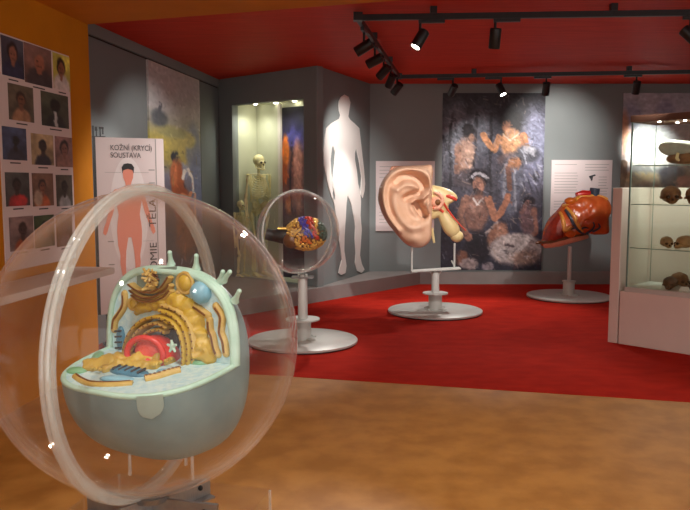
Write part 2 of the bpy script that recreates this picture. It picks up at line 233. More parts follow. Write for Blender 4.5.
def lathe(bm, prof, n=40, c=(0, 0, 0)):
    rings = []
    for r, z in prof:
        if r < 1e-6: rings.append([bm.verts.new((c[0], c[1], c[2] + z))])
        else: rings.append([bm.verts.new((c[0] + r * math.cos(2 * PI * k / n), c[1] + r * math.sin(2 * PI * k / n), c[2] + z)) for k in range(n)])
    for a, b in zip(rings, rings[1:]):
        for k in range(n):
            k2 = (k + 1) % n
            if len(a) == 1 and len(b) == 1: continue
            if len(a) == 1: bm.faces.new((a[0], b[k2], b[k]))
            elif len(b) == 1: bm.faces.new((a[k], a[k2], b[0]))
            else: bm.faces.new((a[k], a[k2], b[k2], b[k]))
    if len(rings[0]) > 1: bm.faces.new(rings[0][::-1])
    if len(rings[-1]) > 1: bm.faces.new(rings[-1])
    return bm
def prism(bm, poly, h0, h1, frame=None):
    """extrude 2D polygon; frame(a, b, h) -> Vector; default a,b in XY and h = z"""
    f = frame or (lambda a, b, h: Vector((a, b, h)))
    lo = [bm.verts.new(f(a, b, h0)) for a, b in poly]; hi = [bm.verts.new(f(a, b, h1)) for a, b in poly]
    n = len(poly)
    for i in range(n): bm.faces.new((lo[i], lo[(i + 1) % n], hi[(i + 1) % n], hi[i]))
    if n <= 4:
        bm.faces.new(lo[::-1]); bm.faces.new(hi)
    else:
        for tri in tessellate_polygon([[Vector((a, b, 0)) for a, b in poly]]):
            for ring in (lo, hi):
                try: bm.faces.new([ring[i] for i in tri])
                except ValueError: pass
    return bm
def bevel(bm, w, seg=2):
    bmesh.ops.bevel(bm, geom=bm.edges[:], offset=w, segments=seg, profile=.6, affect='EDGES', clamp_overlap=True); return bm
def inflate(bm, outline, c, df, db, rings=12, p=2.2, wob=0.0, smooth=4):
    """solid bounded by a star-shaped outline in the x-z plane, bulging df towards -y and db towards +y"""
    o = cr([(a, 0, b) for a, b in outline], smooth, True) if smooth else [Vector((a, 0, b)) for a, b in outline]
    C = Vector((c[0], 0, c[1])); n = len(o); prev = None
    def layer(k, d):
        r = math.sin(k / rings * PI / 2); q = max(0.0, 1 - r ** p) ** (1 / p)
        out = []
        for v in o:
            P = C + (v - C) * r; P.y = d * q
            if wob: P += Vector((0, d * wob * mnoise.noise(P * 14) * (1 if k < rings else 0), 0))
            out.append(bm.verts.new(P))
        return out
    edge = layer(rings, 0.0)
    for d in (-df, db):
        prev = edge
        for k in range(rings - 1, 0, -1):
            cur = layer(k, d)
            for i in range(n): bm.faces.new((prev[i], prev[(i + 1) % n], cur[(i + 1) % n], cur[i]))
            prev = cur
        tip = bm.verts.new((C.x, d, C.z))
        for i in range(n): bm.faces.new((prev[i], prev[(i + 1) % n], tip))
    return bm
def rx(a): return Matrix.Rotation(a, 3, 'X')
def ry(a): return Matrix.Rotation(a, 3, 'Y')
def rz(a): return Matrix.Rotation(a, 3, 'Z')

# ------------------------------------------------------------------ the room
def struct(name, bm, m, smooth=False): return tag(obj(name, bm, m, None, smooth), kind='structure')
CEIL = 2.72
bm = prism(B(), [(-3.2, -2.2), (5.9, -2.2), (5.9, 3.69), (2.206, 4.575), (-.325, 5.182), (-3.2, 5.86)], -.08, 0); struct('floor', bm, M['orange_floor'])
bm = prism(B(), [(5.9, 3.69), (5.9, 10.4), (-3.2, 10.4), (-3.2, 5.86), (-.325, 5.182), (2.206, 4.575)], -.08, .004); struct('floor_carpet', bm, M['carpet'])
bm = prism(B(), [(-3.2, 4.4), (5.9, 2.6), (5.9, 10.6), (-3.2, 10.6)], CEIL, CEIL + .08); struct('ceiling_red', bm, M['red_ceiling'])
bm = prism(B(), [(-3.2, -2.2), (5.9, -2.2), (5.9, 3.07), (.40, 4.83), (-1.909, 5.571), (-3.2, 5.985)], 2.558, CEIL); struct('ceiling_orange', bm, M['orange_wall'])
bm = prism(B(), [(-2.83, -2.2), (-1.9, 5.571), (-2.3, 5.571), (-3.2, -2.2)], 0, 2.558); struct('wall_left', bm, M['orange_wall'])
# grey wall of the red room, left
WA, WB, WC, WD = Vector((-2.24, 5.57, 0)), Vector((-1.66, 9.708, 0)), Vector((-.319, 8.552, 0)), Vector((.337, 10.1, 0))
def wall_frame(P, Q):
    d = (Q - P).normalized(); nrm = Vector((d.y, -d.x, 0))       # nrm points to the right of P->Q (into the room)
    return lambda a, b, h: P + d * a + Vector((0, 0, b)) + nrm * h, d, nrm
fAB, dAB, nAB = wall_frame(WA, WB)
fBC, dBC, nBC = wall_frame(WB, WC)
fCD, dCD, nCD = wall_frame(WC, WD)
def slab(f, a0, a1, b0, b1, h0, h1, bm=None): return prism(bm or B(), [(a0, b0), (a1, b0), (a1, b1), (a0, b1)], h0, h1, f)
LAB = (WB - WA).length; LBC = (WC - WB).length; LCD = (WD - WC).length
struct('wall_left_grey', slab(fAB, 0, LAB, 0, CEIL, -.12, 0), M['grey'])
bm = slab(fAB, .3, 1.845, 0, 2.603, .0, .022); slab(fAB, 3.44, LAB, 0, 2.603, .0, .022, bm); struct('trim_1', bm, M['grey_panel'])
struct('trim_3', slab(fAB, .05, LAB, 2.622, CEIL, 0, .03), M['grey'])
struct('trim_4', slab(fAB, .05, LAB, 2.604, 2.622, 0, .006), M['gap'])
# wall with the lit case opening
ca0, ca1, cb0, cb1 = .285, 1.553, .172, 2.374
bm = slab(fBC, 0, ca0, 0, CEIL, -.1, 0); slab(fBC, ca1, LBC, 0, CEIL, -.1, 0, bm); slab(fBC, ca0, ca1, cb1, CEIL, -.1, 0, bm); slab(fBC, ca0, ca1, 0, cb0, -.1, 0, bm)
struct('wall_niche', bm, M['grey'])
struct('wall_silhouette', slab(fCD, 0, LCD, 0, CEIL, -.02, 0), M['grey'])
struct('wall_back', box(B(), (3.1, 10.16, CEIL / 2), (5.6, .12, CEIL)), M['grey'])
struct('wall_right', box(B(), (5.85, 6.3, CEIL / 2), (.12, 8, CEIL)), M['grey'])
# low platform along the walls
PE = [(-2.10, 6.475), (1.03, 10.0), (5.79, 10.0), (5.79, 10.1), (.34, 10.1), (-.319, 8.552), (-1.655, 9.70), (-2.12, 6.4)]
struct('platform', prism(B(), PE, .0, .17), M['platform'])

# case interior: recessed lining behind the opening
cd = .42
bm = slab(fBC, ca0 - .02, ca1 + .02, .152, 2.42, -cd - .02, -cd)                 # back
slab(fBC, ca0 - .04, ca0 - .0, .152, 2.42, -cd, -.1, bm)                        # left side
slab(fBC, ca1, ca1 + .04, .152, 2.42, -cd, -.1, bm)                              # right side
slab(fBC, ca0 - .02, ca1 + .02, .132, .172, -cd, -.1, bm)                         # floor
slab(fBC, ca0 - .02, ca1 + .02, cb1 + .03, cb1 + .06, -cd, -.1, bm)                # ceiling
struct('wall_niche_lining', bm, M['case_in'])
bm = slab(fBC, .745, .785, .172, 2.39, -.40, -.36); struct('trim_2', bm, M['white'])
pane = struct('window_1', slab(fBC, ca0, ca1, cb0, cb1, -.05, -.044), M['glass'])
k = 0
for a, h in ((.42, -.28), (.74, -.22), (.72, -.36), (1.04, -.2), (1.05, -.36), (1.45, -.15)):
    p = fBC(a, cb1 + .028, h)
    t = tag(obj('downlight', lathe(B(), [(0, 0), (.026, 0), (.026, .006), (0, .006)], 16, (p.x, p.y, p.z - .006)), M['dot']),
            ('small round downlight at far left in the case ceiling', 'small round downlight left of centre near the glass of the case', 'small round downlight left of centre at the back of the case',
             'small round downlight right of centre near the glass of the case', 'small round downlight right of centre at the back of the case', 'small round downlight at far right above the case painting')[k], 'downlight', 'downlights in the skeleton case'); k += 1

# ------------------------------------------------------------------ paintings (procedural, vertex painted)
def vnoise(x, y, scale, seed, octv=3):
    out = np.zeros_like(x); amp = 1.0; tot = 0
    for o in range(octv):
        rg = np.random.RandomState(seed + o * 17); g = rg.rand(128, 128)
        u = x / scale * (2 ** o); v = y / scale * (2 ** o)
        iu = np.floor(u).astype(int); iv = np.floor(v).astype(int); fu = u - iu; fv = v - iv
        fu = fu * fu * (3 - 2 * fu); fv = fv * fv * (3 - 2 * fv)
        G = lambda a, b: g[a % 128, b % 128]
        val = (G(iu, iv) * (1 - fu) + G(iu + 1, iv) * fu) * (1 - fv) + (G(iu, iv + 1) * (1 - fu) + G(iu + 1, iv + 1) * fu) * fv
        out += amp * val; tot += amp; amp *= .5
    return out / tot - .5
class Painter:
    """x to the right 0..W, y downwards 0..Hh"""
    def __init__(s, W, Hh, nx, ny, bg, seed=1, warp=1.5):
        s.W, s.H, s.nx, s.ny, s.seed = W, Hh, nx, ny, seed
        s.x, s.y = np.meshgrid(np.linspace(0, W, nx), np.linspace(0, Hh, ny))
        s.px = s.x + warp * 2 * vnoise(s.x, s.y, W / 9, seed); s.py = s.y + warp * 2 * vnoise(s.x, s.y, W / 9, seed + 50)
        s.img = np.zeros((ny, nx, 3)) + np.array(bg, float)
    def mix(s, m, c): s.img = s.img * (1 - m[..., None]) + np.array(c, float) * m[..., None]
    def vgrad(s, stops):
        ys = [a for a, _ in stops]
        for k in range(3): s.img[..., k] = np.interp(s.py, ys, [c[k] for _, c in stops])
    def blob(s, cx, cy, rx_, ry_, c, soft=.25, a=1.0, rot=0.0):
        ca, sa = math.cos(rot), math.sin(rot); dx, dy = s.px - cx, s.py - cy
        u = (dx * ca + dy * sa) / rx_; v = (-dx * sa + dy * ca) / ry_
        s.mix(a * np.clip((1 - np.sqrt(u * u + v * v)) / soft + .5, 0, 1), c)
    def line(s, pts, w, c, a=1.0, soft=.6):
        for (x0, y0), (x1, y1) in zip(pts, pts[1:]):
            dx, dy = x1 - x0, y1 - y0; L = max(dx * dx + dy * dy, 1e-6)
            t = np.clip(((s.px - x0) * dx + (s.py - y0) * dy) / L, 0, 1)
            d = np.hypot(s.px - x0 - t * dx, s.py - y0 - t * dy)
            s.mix(a * np.clip((w - d) / soft + .5, 0, 1), c)
    def strokes(s, scale, amp, seed, stretch=1.0, ang=0.0):
        ca, sa = math.cos(ang), math.sin(ang)
        u = s.x * ca + s.y * sa; v = (-s.x * sa + s.y * ca) * stretch
        s.img *= (1 + amp * 2 * vnoise(u, v, scale, seed))[..., None]
    def dabs(s, n, L_, jit, seed=3, ang=None, w=.8):
        rd = random.Random(seed); dx = s.W / (s.nx - 1); dy = s.H / (s.ny - 1); src = s.img.copy()
        for _ in range(n):
            x, y = rd.random() * s.W, rd.random() * s.H; a = rd.uniform(0, PI) if ang is None else ang + rd.gauss(0, .5); l = L_ * rd.uniform(.4, 1)
            c = src[int(y / dy), int(x / dx)] * (1 + rd.uniform(-jit, jit) / 60) + rd.uniform(-jit, jit) * .35
            x1, y1 = x + l * math.cos(a), y + l * math.sin(a)
            i0, i1 = max(int((min(x, x1) - 2) / dx), 0), min(int((max(x, x1) + 2) / dx) + 2, s.nx); j0, j1 = max(int((min(y, y1) - 2) / dy), 0), min(int((max(y, y1) + 2) / dy) + 2, s.ny)
            if i1 <= i0 or j1 <= j0: continue
            X, Y = s.px[j0:j1, i0:i1], s.py[j0:j1, i0:i1]
            t = np.clip(((X - x) * (x1 - x) + (Y - y) * (y1 - y)) / max(l * l, 1e-6), 0, 1); d = np.hypot(X - x - t * (x1 - x), Y - y - t * (y1 - y))
            m = (np.clip((w - d) / .7 + .5, 0, 1) * .75)[..., None]
            s.img[j0:j1, i0:i1] = s.img[j0:j1, i0:i1] * (1 - m) + c * m
    def cols(s):
        c = np.clip(s.img, 0, 255) / 255.0
        return np.where(c <= .04045, c / 12.92, ((c + .055) / 1.055) ** 2.4)
def canvas(name, P, frame, a0, a1, b0, b1, h, thick, m, parent=None):
    """flat print: painter P mapped on the wall rectangle a0..a1, b0..b1 at height h off the wall"""
    bm = B(); C = P.cols(); lay = bm.verts.layers.float_color.new('paint'); g = []
    for j in range(P.ny):
        row = []
        for i in range(P.nx):
            v = bm.verts.new(frame(a0 + (a1 - a0) * i / (P.nx - 1), b1 - (b1 - b0) * j / (P.ny - 1), h))
            v[lay] = (*C[j, i], 1); row.append(v)
        g.append(row)
    for j in range(P.ny - 1):
        for i in range(P.nx - 1): bm.faces.new((g[j][i], g[j + 1][i], g[j + 1][i + 1], g[j][i + 1]))
    rim = [g[0][i] for i in range(P.nx)] + [g[j][-1] for j in range(1, P.ny)] + [g[-1][i] for i in range(P.nx - 2, -1, -1)] + [g[j][0] for j in range(P.ny - 2, 0, -1)]
    off = frame(0, 0, -thick) - frame(0, 0, 0)
    bk = []
    for v in rim:
        w = bm.verts.new(v.co + off); w[lay] = v[lay]; bk.append(w)
    n = len(rim)
    for i in range(n): bm.faces.new((rim[i], rim[(i + 1) % n], bk[(i + 1) % n], bk[i]))
    bm.faces.new(bk)
    return obj(name, bm, m, parent, True, 30)

fBK = lambda a, b, h: Vector((a, 10.1 - h, b))
# the big figure painting on the back wall
P = Painter(98, 177, 120, 214, (62, 62, 70), 3, 1.6)
P.vgrad([(0, (44, 42, 46)), (22, (62, 60, 66)), (55, (92, 92, 104)), (90, (84, 80, 90)), (130, (62, 60, 76)), (177, (44, 44, 58))])
P.blob(12, 45, 12, 34, (140, 144, 154), .8, .8); P.blob(38, 36, 12, 24, (124, 126, 136), .9, .7); P.blob(90, 44, 12, 28, (150, 154, 182), .7, .9); P.blob(88, 80, 10, 20, (120, 120, 150), .8, .6)  # pale patch at upper right is a pool of lamp light painted in
for i in range(26):
    r = random.random; x = r() * 98; y = 20 + r() * 75
    P.line([(x, y), (x + r() * 14 - 7, y + 10 + r() * 16)], .7, random.choice([(168, 172, 178), (46, 46, 52), (120, 116, 124), (30, 28, 32)]), .55)
for x in (9, 33, 47): P.line([(x, 20), (x - 2, 70), (x + 1, 105)], 1.3, (42, 38, 40), .6)
# seated figure at the left
P.blob(25, 37, 6, 6.5, (46, 40, 42), .3); P.blob(22, 60, 9, 17, (196, 150, 124), .3, .95); P.line([(16, 52), (15, 74), (24, 80)], 3, (178, 130, 104)); P.blob(28, 44, 3, 4, (180, 132, 106), .4); P.blob(24, 84, 13, 9, (90, 80, 84), .4)
P.line([(14, 58), (13, 78)], 2, (150, 104, 84), .8); P.blob(27, 62, 3, 12, (220, 176, 146), .6, .7)
# standing figure in a fur wrap
P.blob(66, 28, 11, 13, (34, 28, 28), .35); P.blob(61, 32, 4.5, 6, (160, 100, 66), .35)
P.blob(66, 48, 11, 14, (226, 156, 100), .25); P.line([(54, 42), (50, 56), (41, 46), (39, 41)], 2.8, (222, 150, 98)); P.line([(78, 42), (82, 56), (74, 64)], 3.2, (206, 132, 82))
P.blob(66, 66, 12, 8, (120, 96, 92), .4, .9); P.line([(58, 40), (66, 46), (74, 40)], .8, (240, 220, 190), .8)
P.blob(67, 92, 11, 30, (104, 106, 122), .35); P.line([(62, 70), (60, 112)], 1.6, (170, 168, 176), .7); P.line([(70, 72), (72, 116)], 1.2, (186, 186, 196), .7); P.line([(64, 72), (66, 95)], 2.4, (150, 92, 66), .8)
P.blob(82, 60, 12, 9, (84, 84, 92), .5); P.blob(84, 56, 6, 4, (200, 200, 206), .5, .8); P.blob(70, 68, 6, 5, (206, 128, 76), .4, .9)
for i in range(14): x = 74 + random.random() * 18; y = 54 + random.random() * 40; P.line([(x, y), (x + 3, y + 7)], .8, (190, 192, 204) if i % 2 else (50, 48, 56), .7)
# kneeling man with a necklace
P.blob(35, 84, 9, 9, (36, 30, 34), .3); P.line([(28, 83), (35, 79), (42, 83)], 1.4, (196, 192, 196)); P.blob(35, 91, 5.5, 8, (176, 120, 96), .3); P.line([(32, 96), (37, 99)], 2.6, (40, 32, 34), .8)
P.blob(34, 118, 12, 20, (136, 92, 76), .3); P.blob(33, 112, 7, 7, (172, 124, 104), .5, .8); P.line([(23, 104), (18, 122), (24, 142)], 3.6, (160, 108, 86)); P.line([(45, 104), (52, 124), (58, 118), (64, 102)], 3.2, (190, 120, 86))
P.line([(30, 104), (34, 111), (40, 104)], .9, (226, 214, 204)); P.line([(26, 143), (36, 143), (46, 138), (54, 128)], 1.1, (214, 204, 200)); P.blob(36, 152, 14, 16, (38, 32, 40), .3); P.blob(55, 142, 9, 15, (164, 106, 80), .3, 1, .3); P.blob(58, 138, 5, 7, (196, 136, 106), .5, .8)
P.blob(20, 164, 7, 8, (150, 96, 72), .4); P.blob(26, 143, 4, 4, (170, 112, 88), .4)
# young helper behind the stone
P.blob(85, 108, 6, 6, (40, 34, 40), .3); P.blob(85, 125, 9, 16, (116, 84, 86), .35); P.line([(90, 116), (92, 138), (84, 146)], 2.4, (160, 104, 86)); P.line([(78, 118), (84, 108)], 2.2, (140, 96, 88))
# big pale stone
P.blob(74, 157, 27, 17, (96, 84, 90), .15); P.blob(73, 155, 26, 15.5, (196, 180, 172), .2); P.blob(82, 164, 14, 7, (176, 134, 110), .6, .7); P.line([(62, 150), (70, 153)], 1.2, (86, 70, 72)); P.line([(60, 156), (66, 159)], 1.2, (86, 70, 72))
for i in range(18): x = 56 + random.random() * 34; y = 144 + random.random() * 22; P.line([(x, y), (x + 4, y + random.random() * 4 - 2)], .6, (236, 226, 220) if i % 2 else (130, 112, 112), .7)
P.blob(27, 170, 9, 6, (174, 152, 146), .3); P.blob(46, 173, 6, 5, (150, 134, 138), .3); P.blob(10, 140, 9, 30, (52, 46, 58), .5, .7)
P.dabs(1500, 3.5, 15, 4, None, .6); P.dabs(900, 2.2, 18, 5, None, .4); P.img = P.img * .72 + P.img.mean(axis=2, keepdims=True) * np.array([.15, .145, .16]) + 4
rd_ = random.Random(8)
for i in range(260):
    x, y = rd_.random() * 98, rd_.random() * 177; a_0 = rd_.gauss(1.3, .7); l_0 = rd_.uniform(2, 8)
    P.line([(x, y), (x + l_0 * math.cos(a_0), y + l_0 * math.sin(a_0))], rd_.uniform(.2, .5), rd_.choice([(176, 176, 188), (30, 26, 32), (120, 112, 124), (34, 32, 44), (196, 170, 150)]), rd_.uniform(.2, .5))
P.strokes(5, .2, 9, 2.2, .7); P.strokes(2.2, .16, 29, 1.0)
t = canvas('painting', P, fBK, 1.3217, 2.7067, .19, 2.594, .02, .019, M['painting'])
tag(t, 'tall dark figure painting in the middle of the back wall, behind the ear', 'painting', 'paintings on the walls')

# landscape with crouching figure, on the grey left wall
P = Painter(52, 150, 70, 200, (150, 150, 160), 11, 1.0)
P.vgrad([(0, (196, 192, 188)), (30, (188, 184, 184)), (40, (168, 164, 150)), (50, (198, 184, 104)), (66, (188, 170, 96)), (78, (132, 130, 146)), (100, (104, 96, 106)), (150, (92, 78, 76))])
P.blob(9, 38, 8, 6, (92, 96, 104), .5); P.line([(8, 38), (10, 27)], 1.3, (92, 94, 102)); P.blob(44, 58, 9, 22, (134, 140, 168), .4, .8); P.blob(38, 50, 8, 6, (214, 200, 120), .5, .9); P.blob(22, 46, 14, 4, (170, 166, 112), .6)
P.blob(48, 86, 9, 30, (126, 134, 168), .4, .85); P.blob(10, 58, 9, 7, (206, 190, 100), .5); P.blob(30, 74, 8, 6, (150, 156, 186), .5, .8)
P.blob(23, 64, 3.6, 5, (44, 46, 66), .3); P.blob(25, 84, 7, 18, (182, 98, 64), .3); P.blob(29, 98, 9, 13, (160, 84, 58), .4); P.blob(22, 76, 3.5, 9, (214, 128, 86), .5, .9); P.blob(34, 122, 14, 18, (124, 84, 64), .5); P.blob(14, 118, 8, 22, (92, 80, 78), .5)
P.line([(31, 80), (33, 74), (37, 73), (41, 80), (43, 92)], 1.3, (238, 230, 222)); P.line([(40, 92), (36, 96), (30, 93)], 1.8, (214, 146, 110)); P.line([(44, 93), (44, 118)], 1.3, (226, 176, 146)); P.line([(30, 104), (40, 106), (40, 118)], 1.6, (206, 132, 96))
for i in range(46): x = random.random() * 52; y = 56 + random.random() * 90; P.line([(x, y), (x + random.random() * 6 - 3, y + random.random() * 7)], .55, random.choice([(58, 58, 78), (206, 206, 214), (150, 134, 90), (176, 104, 76), (60, 46, 44)]), .55)
P.dabs(380, 3, 12, 3, None, .5); P.strokes(4, .06, 5, 1.5); P.strokes(2, .07, 6)
t = canvas('painting', P, fAB, 1.878, 3.40, .42, 2.607, .03, .029, M['painting'])
tag(t, 'tall landscape painting with yellow grass on the grey left wall, behind the body poster', 'painting', 'paintings on the walls')

# painting inside the case
P = Painter(54, 150, 72, 190, (40, 40, 70), 21, 1.5)
P.vgrad([(0, (30, 28, 38)), (20, (40, 38, 70)), (30, (70, 60, 110)), (44, (120, 74, 60)), (70, (150, 96, 84)), (95, (90, 66, 80)), (120, (60, 46, 60))])
P.blob(14, 26, 8, 8, (70, 66, 130), .6); P.blob(4, 38, 5, 14, (214, 112, 44), .5); P.blob(2, 58, 5, 9, (196, 92, 40), .5); P.blob(19, 60, 6, 30, (188, 126, 112), .4); P.blob(10, 62, 4, 22, (120, 72, 66), .5); P.blob(8, 85, 5, 8, (206, 120, 70), .5)
P.line([(13, 30), (9, 60), (12, 90)], 1.2, (40, 30, 40), .7)
P.blob(36, 70, 10, 40, (96, 66, 76), .6); P.blob(46, 40, 9, 20, (70, 60, 100), .6)
P.strokes(4, .25, 5, .6); P.strokes(2, .15, 6); P.dabs(450, 3, 12)
t = canvas('painting', P, fBC, .787, 1.552, .174, 2.34, -.40, .012, M['painting'])
tag(t, 'narrow dark blue and orange painting inside the lit case, right of the skeletons', 'painting', 'paintings on the walls')

# landscape mural at the right
P = Painter(96, 142, 110, 150, (160, 160, 170), 31, 2)
P.vgrad([(0, (172, 170, 178)), (25, (184, 182, 190)), (60, (206, 206, 206)), (80, (176, 166, 150)), (100, (150, 134, 110)), (142, (104, 92, 80))])
P.blob(8, 22, 8, 14, (132, 134, 162), .7, .6); P.blob(40, 16, 8, 9, (140, 142, 164), .7, .7); P.blob(2, 40, 4, 22, (196, 132, 92), .6, .8); P.blob(24, 56, 22, 20, (226, 226, 222), .8, .6)
P.blob(20, 76, 22, 4, (140, 140, 140), .7); P.blob(48, 82, 13, 12, (70, 72, 84), .4); P.blob(60, 88, 8, 6, (206, 160, 146), .5); P.blob(16, 84, 18, 6, (182, 160, 124), .6)
P.line([(2, 70), (0, 92)], 4, (120, 100, 80), .8)
P.dabs(400, 5, 8); P.strokes(6, .12, 5, 2); P.strokes(2.5, .1, 6)
t = canvas('mural_picture', P, fBK, 3.763, 5.14, .68, 2.594, .02, .019, M['painting'])
tag(t, 'pale landscape mural on the back wall, behind the glass cabinet', 'mural')

# white man silhouette on the angled wall
bm = prism(B(), [tuple(p) for p in SHAPE['sil']], .001, .009, fCD)
tag(obj('silhouette_panel', bm, M['sil'], None, False), 'life size white standing man silhouette on the angled grey wall', 'silhouette')

# info boards
def info(name, a0, a1, b0, b1, label, cols, seed):
    e = thing(name, label, 'info board', fBK((a0 + a1) / 2, b0, 0), 0, 'white text boards on the back wall')
    O = e.location
    f = lambda a, b, h: fBK(a, b, h) - O
    obj('board', slab(f, a0, a1, b0, b1, .0005, .02), M['paper'], e, False)
    rd = random.Random(seed); bm = B()
    for (x0, x1, y0, y1) in cols:
        y = y1
        while y > y0:
            if rd.random() > .12: slab(f, a0 + (a1 - a0) * x0, a0 + (a1 - a0) * (x1 - rd.random() * .04), b0 + (b1 - b0) * y - .0035, b0 + (b1 - b0) * y + .0035, .0205, .0215, bm)
            y -= .05
    obj('text_lines', bm, M['ink_light'], e, False)
    return e, f
e, f = info('info_sign', .4219, 1.2226, .7302, 1.684, 'white text board on the back wall, half hidden behind the ear', [(.06, .46, .08, .92), (.54, .94, .08, .92)], 1)
e, f = info('info_sign', 2.8167, 3.6409, .93, 1.698, 'white text board on the back wall, above the liver', [(.05, .45, .1, .92), (.55, .95, .78, .92), (.78, .95, .1, .7)], 2)
bm = B()
x0, z0 = 3.36, 1.42
tube(bm, [Vector((x0, 10.078, z0)), Vector((x0 + .01, 10.078, z0 + .06))], .012, 6); tube(bm, [Vector((x0 - .03, 10.078, z0 + .05)), Vector((x0 + .05, 10.078, z0 + .075))], .012, 6); tube(bm, [Vector((x0 - .02, 10.078, z0 + .03)), Vector((x0 + .01, 10.078, z0 + .05))], .01, 6)
for v in bm.verts: v.co -= e.location
obj('printed_figure', bm, M['ink'], e)

# ------------------------------------------------------------------ orange wall: photo poster and shelf
O0, O1 = Vector((-1.988, 4.836, 0)), Vector((-1.9, 5.571, 0))
dO = (O1 - O0).normalized(); nO = Vector((dO.y, -dO.x, 0))
OB = -1.988 - .119 * 4.836
# wall face line of wall_left: from (-2.83,-2.2) to (-1.9,5.571)
wl0 = Vector((-2.83, -2.2, 0)); dW = (O1 - wl0).normalized(); nW = Vector((dW.y, -dW.x, 0))
off = (O0 - O1).dot(dW) + (O1 - wl0).length
fO = lambda a, b, h: wl0 + dW * (off + a) + Vector((0, 0, b)) + nW * h
poster = thing('photo_poster', 'white poster with rows of portrait photos on the orange wall', 'poster', fO(0, .86, 0), 0)
PO = poster.location.copy(); fP = lambda a, b, h: fO(a, b, h) - PO
obj('sheet', slab(fP, -.455, .418, .86, 2.275, .001, .008), M['paper'], poster, False)
looks = [  # background, head, hair, clothes
    ((70, 72, 84), (150, 104, 84), (34, 28, 28), (54, 60, 84)), ((120, 92, 84), (160, 106, 84), (128, 100, 90), (66, 62, 64)), ((196, 184, 80), (140, 92, 70), (24, 22, 22), (204, 194, 190)),
    ((92, 84, 70), (120, 82, 62), (50, 40, 34), (160, 120, 90)), ((72, 74, 60), (40, 32, 30), (26, 24, 24), (44, 44, 44)), ((64, 74, 100), (40, 34, 34), (60, 70, 96), (54, 54, 66)),
    ((168, 146, 110), (60, 48, 44), (36, 32, 34), (44, 42, 52)), ((130, 100, 96), (122, 84, 72), (30, 24, 26), (140, 104, 94)), ((70, 72, 70), (54, 42, 38), (30, 26, 26), (160, 44, 44)),
    ((110, 82, 66), (120, 76, 56), (46, 34, 30), (180, 94, 54)), ((74, 70, 60), (50, 40, 36), (28, 26, 26), (150, 150, 150)), ((120, 100, 96), (70, 52, 48), (60, 44, 40), (150, 76, 44)),
    ((56, 70, 44), (120, 84, 62), (34, 30, 26), (90, 90, 70)), ((96, 70, 52), (110, 76, 60), (40, 32, 30), (110, 86, 80))]
for q, (a, b, z0, z1) in enumerate(SHAPE['photos']):
    bg, hd, hr, cl = looks[q]; rd = random.Random(q)
    P = Painter(20, 24, 26, 30, bg, 40 + q, .8)
    P.blob(4 + rd.random() * 12, 5, 8, 9, tuple(v * 1.25 for v in bg), .8, .7); P.blob(rd.random() * 20, 18, 7, 8, tuple(v * .7 for v in bg), .8, .7)
    cx = 10 + rd.random() * 2 - 1; s = 1.15 if q in (0, 1, 2, 7) else .85
    P.blob(cx, 23, 8.5 * s, 9 * s, cl, .25); P.blob(cx, 8.5, 4.3 * s, 5.2 * s, hr, .3); P.blob(cx + .3, 10, 3.2 * s, 4.4 * s, hd, .3); P.line([(cx, 13), (cx, 16)], 1.7, hd)
    P.blob(cx - 1.2 * s, 9.4, .7, .5, tuple(v * .4 for v in hd), .5); P.blob(cx + 1.4 * s, 9.4, .7, .5, tuple(v * .4 for v in hd), .5); P.line([(cx - 1 * s, 12.4), (cx + 1.2 * s, 12.4)], .35, tuple(v * .5 for v in hd), .8)
    if q == 4: P.line([(9.5, 14), (10.5, 23)], 1.1, (190, 190, 190))
    if q in (8,): P.blob(12, 20, 6, 4, (186, 50, 50), .4)
    if q == 9: P.blob(5, 18, 4, 6, (170, 150, 130), .4)
    P.strokes(3, .2, q)
    z0 = max(z0, .875)
    canvas('portrait_photo', P, fP, a, b, z0, z1, .0105, .002, M['photo'], poster)
    w = (b - a) * .22; m_ = (a + b) / 2
    obj('caption', slab(fP, m_ - w, m_ + w, z0 - .022, z0 - .014, .008, .0088), M['ink'], poster, False)
bm = slab(fO, -3.2, .375, .755, .80, .0, .315); bevel(bm, .003, 1)
tag(obj('wall_shelf', bm, M['white'], None, False), 'long white ledge shelf on the orange wall under the portrait photos', 'shelf')

# ------------------------------------------------------------------ body poster board
b0, b1 = Vector((-2.0355, 6.05, 0)), Vector((-1.5435, 6.3, 0))
dB = (b1 - b0).normalized(); nB = Vector((dB.y, -dB.x, 0)); BW = (b1 - b0).length
bd = thing('anatomy_board', 'white standing board with a pink human figure beside the orange wall', 'poster board', (b0 + b1) / 2)
OBD = bd.location.copy()
fB = lambda a, b, h: b0 + dB * a + Vector((0, 0, b)) + nB * h - OBD
MPX = BW / 68.0
def bp(x, y): return ((x - 95) * MPX, 1.764 - (y - 137) * .00835)
obj('board', slab(fB, 0, BW, .30, 1.764, 0, .012), M['paper'], bd, False)
obj('edge_strip', slab(fB, -.022, -.001, .30, 1.764, -.01, .014), M['black_plastic'], bd, False)
obj('side_margin', slab(fB, BW * .87, BW * .885, .30, 1.76, .012, .0128), M['ink_light'], bd, False)
for a in (.06, BW - .06):
    bm = slab(fB, a - .015, a + .015, .004, .32, -.03, -.002); slab(fB, a - .02, a + .02, .004, .02, -.22, .16, bm); obj('foot', bm, M['black'], bd, False)
